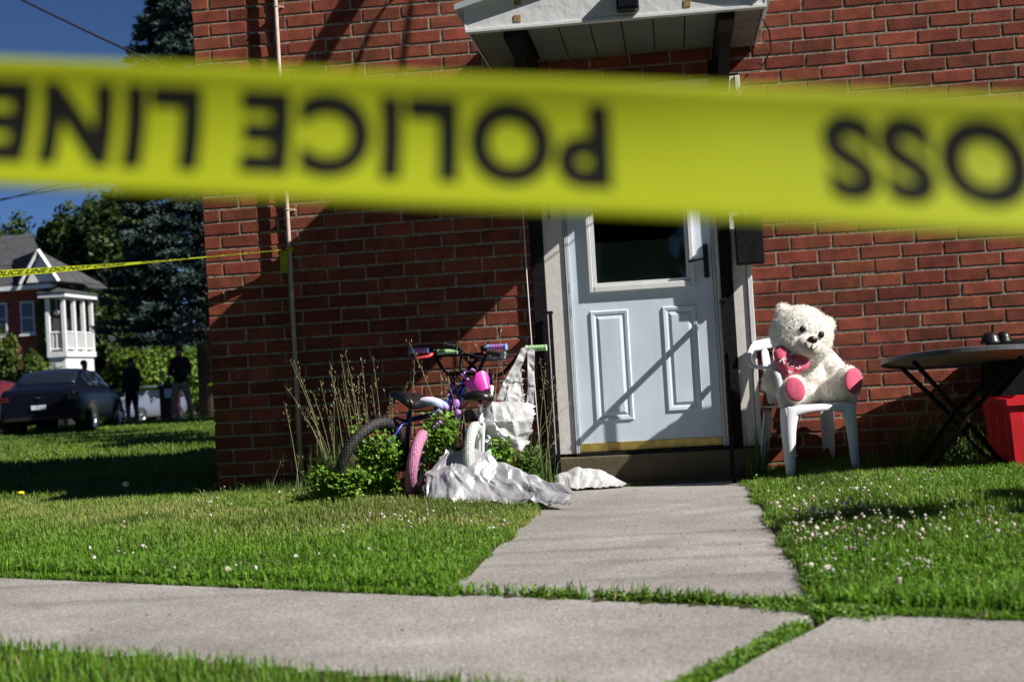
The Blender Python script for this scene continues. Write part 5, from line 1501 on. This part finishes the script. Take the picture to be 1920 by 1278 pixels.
# ------------------------------------------------------------------ far house
def far_house():
    t = thing('far_house', 'brick house with grey roof and white porch in the distance', 'house', (-28.5, 56, -0.4))
    def bx(name, lo, hi, mat, par=None, bevel=0):
        m = MB(); m.box(lo, hi); return m.build(name, mat, par or t, bevel=bevel)
    bx('wall', (-40, 54.4, -0.6), (-28.25, 57.2, 5.72), M_farbrick)
    bx('side_wall', (-28.26, 57.25, -0.6), (-27.8, 57.6, 5.3), M_farbrick)
    bx('porch_shade_panel', (-28.24, 54.43, 2.82), (-28.19, 57.1, 5.26), M_interior)  # dark panels stand in for the shade under the porch roof
    bx('porch_shade_panel', (-28.18, 57.02, 2.82), (-27.55, 57.08, 5.26), M_interior)
    for xa, xb, za, zb in ((-29.66, -28.98, 3.72, 5.22), (-31.2, -30.30, 3.72, 5.22)):
        w_ = bx('window', (xa, 54.32, za), (xb, 54.42, zb), M_white)
        bx('pane', (xa+0.08, 54.30, za+0.08), (xb-0.08, 54.315, (za+zb)/2-0.03), M_carglass, w_)
        bx('pane', (xa+0.08, 54.30, (za+zb)/2+0.03), (xb-0.08, 54.315, zb-0.08), M_carglass, w_)
        bx('sill', (xa-0.06, 54.22, za-0.10), (xb+0.06, 54.40, za), M_white, w_)
    # eaves and roofs
    bx('eaves', (-40, 53.75, 5.72), (-27.9, 54.45, 5.92), M_white)
    m = MB(); m.add([(-40, 53.8, 5.93), (-27.75, 53.8, 5.93), (-29.6, 56.6, 7.15), (-40, 56.6, 7.15), (-27.75, 61, 5.93)], [(0, 1, 2, 3), (1, 4, 2)]); rf = m.build('roof', M_roof, t, solid=0.1)
    m = MB(); m.prism([(-28.95, 6.0), (-27.55, 6.0), (-28.25, 7.30)], 53.6, 53.75); m.build('gable', M_white, rf)
    m = MB(); m.add([(-28.25, 53.5, 7.42), (-29.15, 53.5, 5.98), (-31.6, 56.4, 5.98), (-31.6, 57.5, 7.42), (-27.40, 53.5, 5.98), (-26.9, 57.5, 5.98)], [(0, 1, 2, 3), (0, 3, 5, 4)]); m.build('dormer_roof', M_roof, rf, solid=0.06)
    for a, b in (((-28.25, 7.45), (-29.2, 5.97)), ((-28.25, 7.45), (-27.35, 5.97))):
        m = MB(); m.tube([(a[0], 53.46, a[1]), (b[0], 53.46, b[1])], 0.09, 4); m.build('barge_board', M_white, rf)
    m = MB(); m.add([(-40, 56.4, 7.1), (-29.3, 56.4, 7.1), (-31.3, 59.5, 8.9), (-40, 59.5, 8.9)], [(0, 1, 2, 3)]); m.build('upper_roof', M_roof, rf, solid=0.1)
    # porch
    X0, X1, Y0, Y1 = -28.2, -26.0, 53.6, 55.6
    XF, XC = -28.2, -26.0
    porch = bx('porch', (-28.25, 53.85, 2.55), (-27.32, 57.2, 2.80), M_white)
    bx('porch_skirt', (-28.2, 53.95, 1.45), (-27.42, 57.1, 2.54), M_white, porch)
    bx('porch_base', (-28.18, 53.98, -0.6), (-27.44, 57.08, 1.44), M_interior, porch)
    bx('porch_roof', (-28.45, 53.60, 5.28), (-27.15, 57.24, 5.46), M_white, porch)
    m = MB(); m.add([(-28.5, 53.55, 5.47), (-27.1, 53.55, 5.47), (-27.1, 57.24, 5.47), (-28.2, 57.24, 5.90), (-28.2, 54.4, 5.90)], [(0, 1, 4), (1, 2, 3, 4)]); m.build('porch_shingles', M_roof, porch, solid=0.06)
    for x, y in ((-28.17, 53.95), (-27.42, 53.95), (-27.42, 55.05), (-27.42, 56.1), (-27.42, 57.05)):
        bx('column', (x-0.08, y-0.08, 2.81), (x+0.08, y+0.08, 5.27), M_white, porch)
    for x0, x1, y0, y1 in ((-28.08, -27.52, 53.95, 53.95), (-27.42, -27.42, 54.05, 54.95), (-27.42, -27.42, 55.15, 56.0), (-27.42, -27.42, 56.2, 56.95)):
        for z in (2.92, 3.68):
            m = MB(); m.tube([(x0, y0, z), (x1, y1, z)], 0.045, 4); m.build('rail', M_white, porch)
        k = max(2, int(math.hypot(x1-x0, y1-y0)/0.15))
        for i in range(k):
            q = (i+0.5)/k; x = x0+(x1-x0)*q; y = y0+(y1-y0)*q
            bx('baluster', (x-0.03, y-0.02, 2.97), (x+0.03, y+0.02, 3.63), M_white, porch)
    m = MB(); m.ball((-27.85, 54.2, 4.6), 0.12, 10, 8); m.tube([(-27.85, 54.2, 4.7), (-27.85, 54.2, 5.27)], 0.012, 5); m.build('hanging_basket', M_white, porch)
    # ivy climbing the wall
    r = np.random.default_rng(31); n = 3600
    x = r.uniform(-29.0, -28.15, n); z = 0.5+r.random(n)*4.9; k = (np.abs(x+28.45) < 0.22+0.35*(1-z/5.6)+0.1*np.sin(z*3)); x, z = x[k], z[k]; n = len(x)
    P = np.stack([x, 54.32-r.random(n)*0.15, z], 1)
    leaves_mesh('ivy', P, np.array([[0.2, -1, 0.4]])+r.normal(0, 0.4, (n, 3)), 0.075*r.uniform(0.7, 1.3, n), np.array([[0.07, 0.12, 0.02]])*r.uniform(0.6, 1.4, (n, 1)), parent=t)
far_house()

# drive the cars stand on
m = MB(); m.grid([[(x, y, float(hz(x, y))+0.03) for y in np.linspace(27.4, 47, 12)] for x in np.linspace(-40, -6, 18)]); tag(m.build('driveway', M_asphalt), kind='structure')

# ------------------------------------------------------------------ cars
def car(name, label, base, heading, paint, st, wheels, wr, spec):
    """st: stations (y, half width, z low, z belt, half roof width, z roof) along local y (forward); heading from +y towards +x"""
    h = math.radians(heading); F_ = Vector((math.sin(h), math.cos(h), 0)); S_ = Vector((math.cos(h), -math.sin(h), 0)); O = Vector(base)
    def P(x, y, z): return O + S_*x + F_*y + Vector((0, 0, z))
    t = thing(name, label, 'car', base)
    st = np.array(st)
    def row(s, off=0.0):
        y, w_, zl, zb, rw, zr = s
        hr = zr-zb
        pts = [(w_*0.86, zl), (w_*0.97, zl+0.06), (w_, zl+(zb-zl)*0.45), (w_*0.985, zl+(zb-zl)*0.82), (w_*0.93, zb)]
        pts += [(w_*0.93+(rw-w_*0.93)*0.5, zb+hr*0.5), (rw, zb+hr*0.93), (rw*0.6, zr), (0, zr+0.008)]
        return pts
    def full(s):
        p = row(s); return [P(-x, s[0], z) for x, z in p] + [P(x, s[0], z) for x, z in reversed(p[:-1])]
    m = MB(); rows = [full(s) for s in st]; m.grid(rows)
    n = len(rows[0])
    for rw_, rev in ((rows[0], False), (rows[-1], True)):
        c = sum(rw_, Vector())/n
        m.add([c]+rw_, [(0, 1+i, 2+i) if rev else (0, 2+i, 1+i) for i in range(n-1)]+[(0, 1, n) if not rev else (0, n, 1)])
    body = m.build('body', paint, t, smooth=True, sub=1)
    def at_y(y):
        return np.array([np.interp(y, st[:, 0], st[:, k]) for k in range(6)])
    def side(name_, y0, y1, par, s, trim0=0.0, trim1=0.0, k=5):
        m = MB(); R_ = []
        for i in range(k+1):
            y = y0+(y1-y0)*i/k; a = at_y(y); p = row(a)
            R_.append([P(s*(np.interp(q, (0, .5, 1), (p[4][0], p[5][0], p[6][0]))+0.012), y, np.interp(q, (0, .5, 1), (p[4][1], p[5][1], p[6][1]))) for q in (0.08, 0.5, 0.88)])
        m.grid(R_); m.build(name_, M_carglass, par, smooth=True, solid=0.01)
    for s in (-1, 1):
        for y0, y1 in spec['side']: side('window', y0, y1, t, s)
    for y0, y1, nm in spec['screens']:
        m = MB(); R_ = []
        for i in range(5):
            y = y0+(y1-y0)*i/4; a = at_y(y); p = row(a)
            R_.append([P(u*p[6][0]*0.96, y, np.interp(abs(u), (0, .6, 1), (p[8][1], p[7][1], p[6][1]))+0.014) for u in np.linspace(-1, 1, 9)])
        m.grid(R_); m.build(nm, M_carglass, t, smooth=True, solid=0.01)
    for (wy, ws) in wheels:
        for s in (-1, 1):
            x = s*(ws)
            MM = Matrix((F_, Vector((0, 0, 1)), S_*s)).transposed().to_4x4(); MM.translation = P(x, wy, wr)
            m = MB(); m.lathe([(wr*0.66, -0.09), (wr*0.95, -0.09), (wr, -0.06), (wr, 0.06), (wr*0.95, 0.09), (wr*0.66, 0.095)], MM, 28); wo = m.build('wheel', M_rubber, t, smooth=True)
            m = MB(); m.lathe([(wr*0.66, 0.093), (wr*0.60, 0.08), (wr*0.55, 0.045), (0.0, 0.045)], MM, 28)
            for k in range(5):
                q = 2*math.pi*k/5
                m.box((0.04, -0.03, 0.05), (wr*0.62, 0.03, 0.085), M=MM @ Matrix.Rotation(q, 4, 'Z'))
            m.lathe([(0.07, 0.05), (0.07, 0.09), (0.0, 0.095)], MM, 14); m.build('hub_cap', M_chrome, wo)
            m = MB(); m.lathe([(wr*1.13, -0.25), (wr*1.13, 0.10), (wr*1.0, 0.10)], MM, 28); m.build('wheel_arch', M_rubber, t)
    def slab_(name_, x0, x1, y, z0, z1, mat, d=0.03):
        m = MB(); m.box((0, 0, 0), (1, 1, 1)); m.v = [tuple(P(x0+(x1-x0)*a, y+d*b, z0+(z1-z0)*c)) for a, b, c in m.v]; return m.build(name_, mat, t, bevel=0.008)
    for nm, x0, x1, y, z0, z1, mat in spec['plates']: slab_(nm, x0, x1, y, z0, z1, mat)
    for s in (-1, 1):
        m = MB(); m.ball(P(s*(spec['mx']), spec['my'], spec['mz']), (0.10, 0.07, 0.07), 10, 8); m.build('mirror', paint, t, smooth=True)
    return t
sed = [(-2.36, 0.74, 0.34, 0.84, 0.60, 0.90), (-2.30, 0.84, 0.26, 0.96, 0.68, 1.00), (-2.0, 0.89, 0.22, 0.99, 0.68, 1.03), (-1.72, 0.90, 0.2, 1.0, 0.66, 1.05), (-1.15, 0.91, 0.2, 0.99, 0.60, 1.36), (-0.7, 0.91, 0.2, 0.98, 0.59, 1.43), (0.1, 0.91, 0.2, 0.95, 0.60, 1.44), (0.55, 0.91, 0.2, 0.94, 0.60, 1.36), (1.25, 0.90, 0.2, 0.93, 0.64, 0.97), (1.6, 0.89, 0.2, 0.88, 0.64, 0.91), (2.2, 0.84, 0.24, 0.76, 0.6, 0.80), (2.42, 0.70, 0.34, 0.62, 0.5, 0.66)]
spec = dict(side=((-1.35, -0.95), (-0.88, -0.12), (-0.05, 0.72)), screens=((-1.62, -1.1, 'rear_window'), (0.62, 1.2, 'windscreen')), mx=0.98, my=0.62, mz=0.98,
    plates=[('number_plate', -0.155, 0.155, -2.405, 0.56, 0.66, M_plate), ('tail_lamp', -0.85, -0.60, -2.375, 0.74, 0.86, M_taillight), ('tail_lamp', 0.60, 0.85, -2.375, 0.74, 0.86, M_taillight), ('bumper_strip', -0.70, 0.70, -2.42, 0.34, 0.42, M_black), ('boot_badge', -0.05, 0.05, -2.395, 0.80, 0.83, M_chrome)])
car('parked_car', 'black saloon car seen from behind, parked at the edge of the lawn', (-13.55, 22.55, -0.10), -11, M_carblack, sed, ((-1.40, 0.84), (1.38, 0.84)), 0.33, spec)
van = [(-2.1, 0.80, 0.3, 0.95, 0.62, 1.45), (-1.95, 0.85, 0.24, 0.98, 0.64, 1.58), (-0.5, 0.86, 0.22, 0.98, 0.62, 1.63), (0.3, 0.86, 0.22, 0.98, 0.60, 1.58), (1.0, 0.84, 0.22, 0.98, 0.60, 1.02), (1.5, 0.82, 0.24, 0.94, 0.55, 0.98), (2.0, 0.76, 0.28, 0.80, 0.45, 0.86), (2.15, 0.66, 0.34, 0.66, 0.40, 0.72)]
specv = dict(side=((-1.9, -1.25), (-1.15, -0.35), (-0.28, 0.55)), screens=((0.36, 0.95, 'windscreen'),), mx=0.95, my=0.55, mz=1.02,
    plates=[('headlight', -0.74, -0.48, 2.08, 0.62, 0.80, M_headlight), ('headlight', 0.48, 0.74, 2.08, 0.62, 0.80, M_headlight), ('grille', -0.34, 0.34, 2.13, 0.44, 0.70, M_chrome), ('bumper', -0.74, 0.74, 2.12, 0.28, 0.40, M_carsilver)])
car('parked_van', 'silver compact car facing the viewer behind the two standing people', (-23.55, 53.2, -0.62), 196, M_carsilver, van, ((-1.3, 0.80), (1.35, 0.80)), 0.32, specv)
car('parked_hatchback', 'red car just showing behind the black saloon at the left edge', (-23.5, 36.2, -0.2), -80, M_carred, van, ((-1.3, 0.80), (1.35, 0.80)), 0.32, specv)

# ------------------------------------------------------------------ people in the background
def person(label, base, facing, H_, sk, mats, hair_fn=None):
    """skeleton sk: dict joint -> (x right, y forward, z) in units of height; grown with a Skin modifier"""
    a = math.radians(facing); F_ = Vector((math.sin(a), math.cos(a), 0)); S_ = Vector((math.cos(a), -math.sin(a), 0)); O = Vector(base)
    def P(p): return O + (S_*p[0] + F_*p[1] + Vector((0, 0, p[2])))*H_
    t = thing('person', label, 'person', base)
    names = list(sk); vs = [P(sk[k][0]) for k in names]; ix = {k: i for i, k in enumerate(names)}
    ed = [('pelvis', 'waist'), ('waist', 'chest'), ('chest', 'neck'), ('neck', 'jaw'), ('jaw', 'crown')]
    for s in ('l', 'r'):
        ed += [('chest', s+'_shoulder'), (s+'_shoulder', s+'_elbow'), (s+'_elbow', s+'_wrist'), (s+'_wrist', s+'_hand'), ('pelvis', s+'_hip'), (s+'_hip', s+'_knee'), (s+'_knee', s+'_ankle'), (s+'_ankle', s+'_toe')]
    me = bpy.data.meshes.new('p'); me.from_pydata(vs, [(ix[p], ix[q]) for p, q in ed], []); me.update()
    o = bpy.data.objects.new('p', me); COL.objects.link(o)
    md = o.modifiers.new('skin', 'SKIN'); md.use_smooth_shade = True
    for i, k in enumerate(names):
        sv = me.skin_vertices[0].data[i]; r = sk[k][1]*H_; sv.radius = (r, r*(0.72 if k in ('pelvis', 'waist', 'chest') else 1)); sv.use_root = (k == 'pelvis')
    sb = o.modifiers.new('s', 'SUBSURF'); sb.levels = 2
    sb.render_levels = 2
    dg = bpy.context.evaluated_depsgraph_get(); r = bpy.data.meshes.new_from_object(o.evaluated_get(dg)); bpy.data.objects.remove(o)
    zn = np.empty(len(r.polygons)*3); r.polygons.foreach_get('center', zn); zn = zn.reshape(-1, 3); zz = (zn[:, 2]-O.z)/H_
    side = np.abs(((zn-np.array(O))@np.array(S_))/H_)
    mi = np.where(zz > 0.865, 0, np.where(zz > 0.50, 1, np.where(zz > mats['leg_z'], 2, np.where(zz > 0.045, mats.get('shin', 2), 3))))
    mi = np.where((zz < 0.48) & (zz > 0.36) & (side > 0.105), 0, mi)
    r.materials.clear()
    link('body', r, [M_skin, mats['top'], mats['legs'], M_black], t)
    r.polygons.foreach_set('material_index', mi.astype(np.int32)); r.update()
    c = P(sk['crown'][0]); j = P(sk['jaw'][0])
    m = MB(); m.ball(c+Vector((0, 0, 0.004*H_))-F_*0.012*H_, (0.052*H_, 0.056*H_, 0.05*H_), 14, 10)
    if mats.get('long'):
        m.ball((c+j)/2-F_*0.035*H_-Vector((0, 0, 0.05*H_)), (0.056*H_, 0.034*H_, 0.10*H_), 14, 10)
    m.build('hair', M_hair, t, smooth=True)
    m = MB(); m.ball((c*0.55+j*0.45)+F_*0.052*H_, (0.010*H_, 0.012*H_, 0.012*H_), 8, 6); m.build('nose', M_skin, t, smooth=True)
    for s in (-1, 1):
        m = MB(); m.ball((c*0.6+j*0.4)+F_*0.046*H_+S_*s*0.018*H_, 0.006*H_, 6, 5); m.build('eye', M_black, t)
    return t
def skel(sp=0.06, arm='down', stance=0.0):
    s = dict(pelvis=((0, 0, 0.53), 0.088), waist=((0, 0, 0.62), 0.078), chest=((0, 0.005, 0.745), 0.098), neck=((0, 0.0, 0.845), 0.032), jaw=((0, 0.012, 0.885), 0.042), crown=((0, 0.005, 0.95), 0.052))
    for k, q in (('l', -1), ('r', 1)):
        s[k+'_shoulder'] = ((q*0.105, 0, 0.80), 0.045)
        if arm == 'down':
            s[k+'_elbow'] = ((q*0.135, -0.01, 0.63), 0.030); s[k+'_wrist'] = ((q*0.14, 0.03, 0.48), 0.022); s[k+'_hand'] = ((q*0.14, 0.045, 0.41), 0.022)
        else:
            s[k+'_elbow'] = ((q*0.15, 0.0, 0.64), 0.032); s[k+'_wrist'] = ((q*0.07, 0.10, 0.62), 0.024); s[k+'_hand'] = ((q*0.01, 0.115, 0.63), 0.022)
        s[k+'_hip'] = ((q*0.052, 0, 0.49), 0.068); s[k+'_knee'] = ((q*(0.055+sp*0.4), 0.012+stance*q, 0.275), 0.042); s[k+'_ankle'] = ((q*(0.055+sp*0.6), stance*q*1.4, 0.045), 0.028); s[k+'_toe'] = ((q*(0.06+sp*0.65), 0.085+stance*q*1.4, 0.018), 0.024)
    return s
person('person with long dark hair in dark clothes standing right of the black car', (-13.50, 26.4, -0.08), 200, 1.68, skel(0.01, 'down', 0.02), dict(top=M_cloth_dark, legs=M_cloth_dark, leg_z=0.27, shin=0, long=True))
person('person in a dark top and khaki trousers standing beside the brick corner', (-11.58, 24.65, -0.02), 190, 1.80, skel(0.10, 'fold', 0.03), dict(top=M_cloth_dark, legs=M_khaki, leg_z=0.1))
person('person behind the black car with only the head showing', (-14.50, 25.9, -0.08), 120, 1.68, skel(0.04, 'down'), dict(top=M_cloth_dark, legs=M_cloth_dark, leg_z=0.1))

def red_box():
    t = thing('street_cabinet', 'dark red upright box with a white notice beside the standing man', 'cabinet', (-13.3, 28.5, -0.1))
    m = MB(); m.box((-13.52, 28.35, -0.12), (-13.08, 28.75, 0.80)); m.build('cabinet', M_cabinet, t, bevel=0.02)
    m = MB(); m.box((-13.55, 28.32, 0.80), (-13.05, 28.78, 0.86)); m.build('lid', M_cabinet, t, bevel=0.01)
    m = MB(); m.box((-13.36, 28.33, 0.52), (-13.14, 28.349, 0.76)); m.build('notice', M_white, t)
red_box()
def third_tape():
    t = thing('yard_tape', 'distant yellow tape strung behind the standing people', 'tape', (-14, 30, 0.8))
    m = MB(); n = 30
    m.grid([[(-17+6.5*i/n, 30.2, 0.80+0.10*i/n-0.10*math.sin(math.pi*i/n)+0.09*q) for q in (0, 1)] for i in range(n+1)]); m.build('strip', M_tape, t, solid=0.001)
    for x in (-17.0, -10.5):
        m = MB(); m.box((x-0.03, 30.22, -0.2), (x+0.03, 30.28, 1.05)); m.build('stake', M_bark, t)
third_tape()
# overhead cables
def cable(name, label, pts, r):
    p0, p1, sag = pts; m = MB(); k = 30
    m.tube([Vector(p0).lerp(Vector(p1), i/k) - Vector((0, 0, sag*math.sin(math.pi*i/k))) for i in range(k+1)], r, 6)
    tag(m.build(name, M_wire, None, p0, smooth=True), label, 'cable')
cable('overhead_cable', 'thick black overhead cable slanting down to the spruce at the top left', ((-22.6, 24.2, 15.2), (-9.0, 26.0, 7.2), 0.35), 0.028)
cable('overhead_wire', 'thin overhead wire low in the sky left, the steeper of the two', ((-36, 48, 7.4), (-19, 49.6, 11.1), 0.1), 0.022)
cable('overhead_wire', 'thin overhead wire low in the sky left, the flatter of the two', ((-36, 48, 8.4), (-19, 49.6, 10.2), 0.1), 0.022)

for k, (ya, yb, zz) in enumerate(((-6.35, -6.60, 7.0), (-6.05, -6.35, 7.4), (-5.35, -5.70, 6.6), (-5.05, -5.45, 6.9))):
    cable('service_wire', 'overhead service wire high above the front path, ' + ('nearest the street', 'second from the street', 'third from the street', 'nearest the house')[k], ((-14, ya, zz), (22, yb, zz+0.3), 0.25), 0.0065)
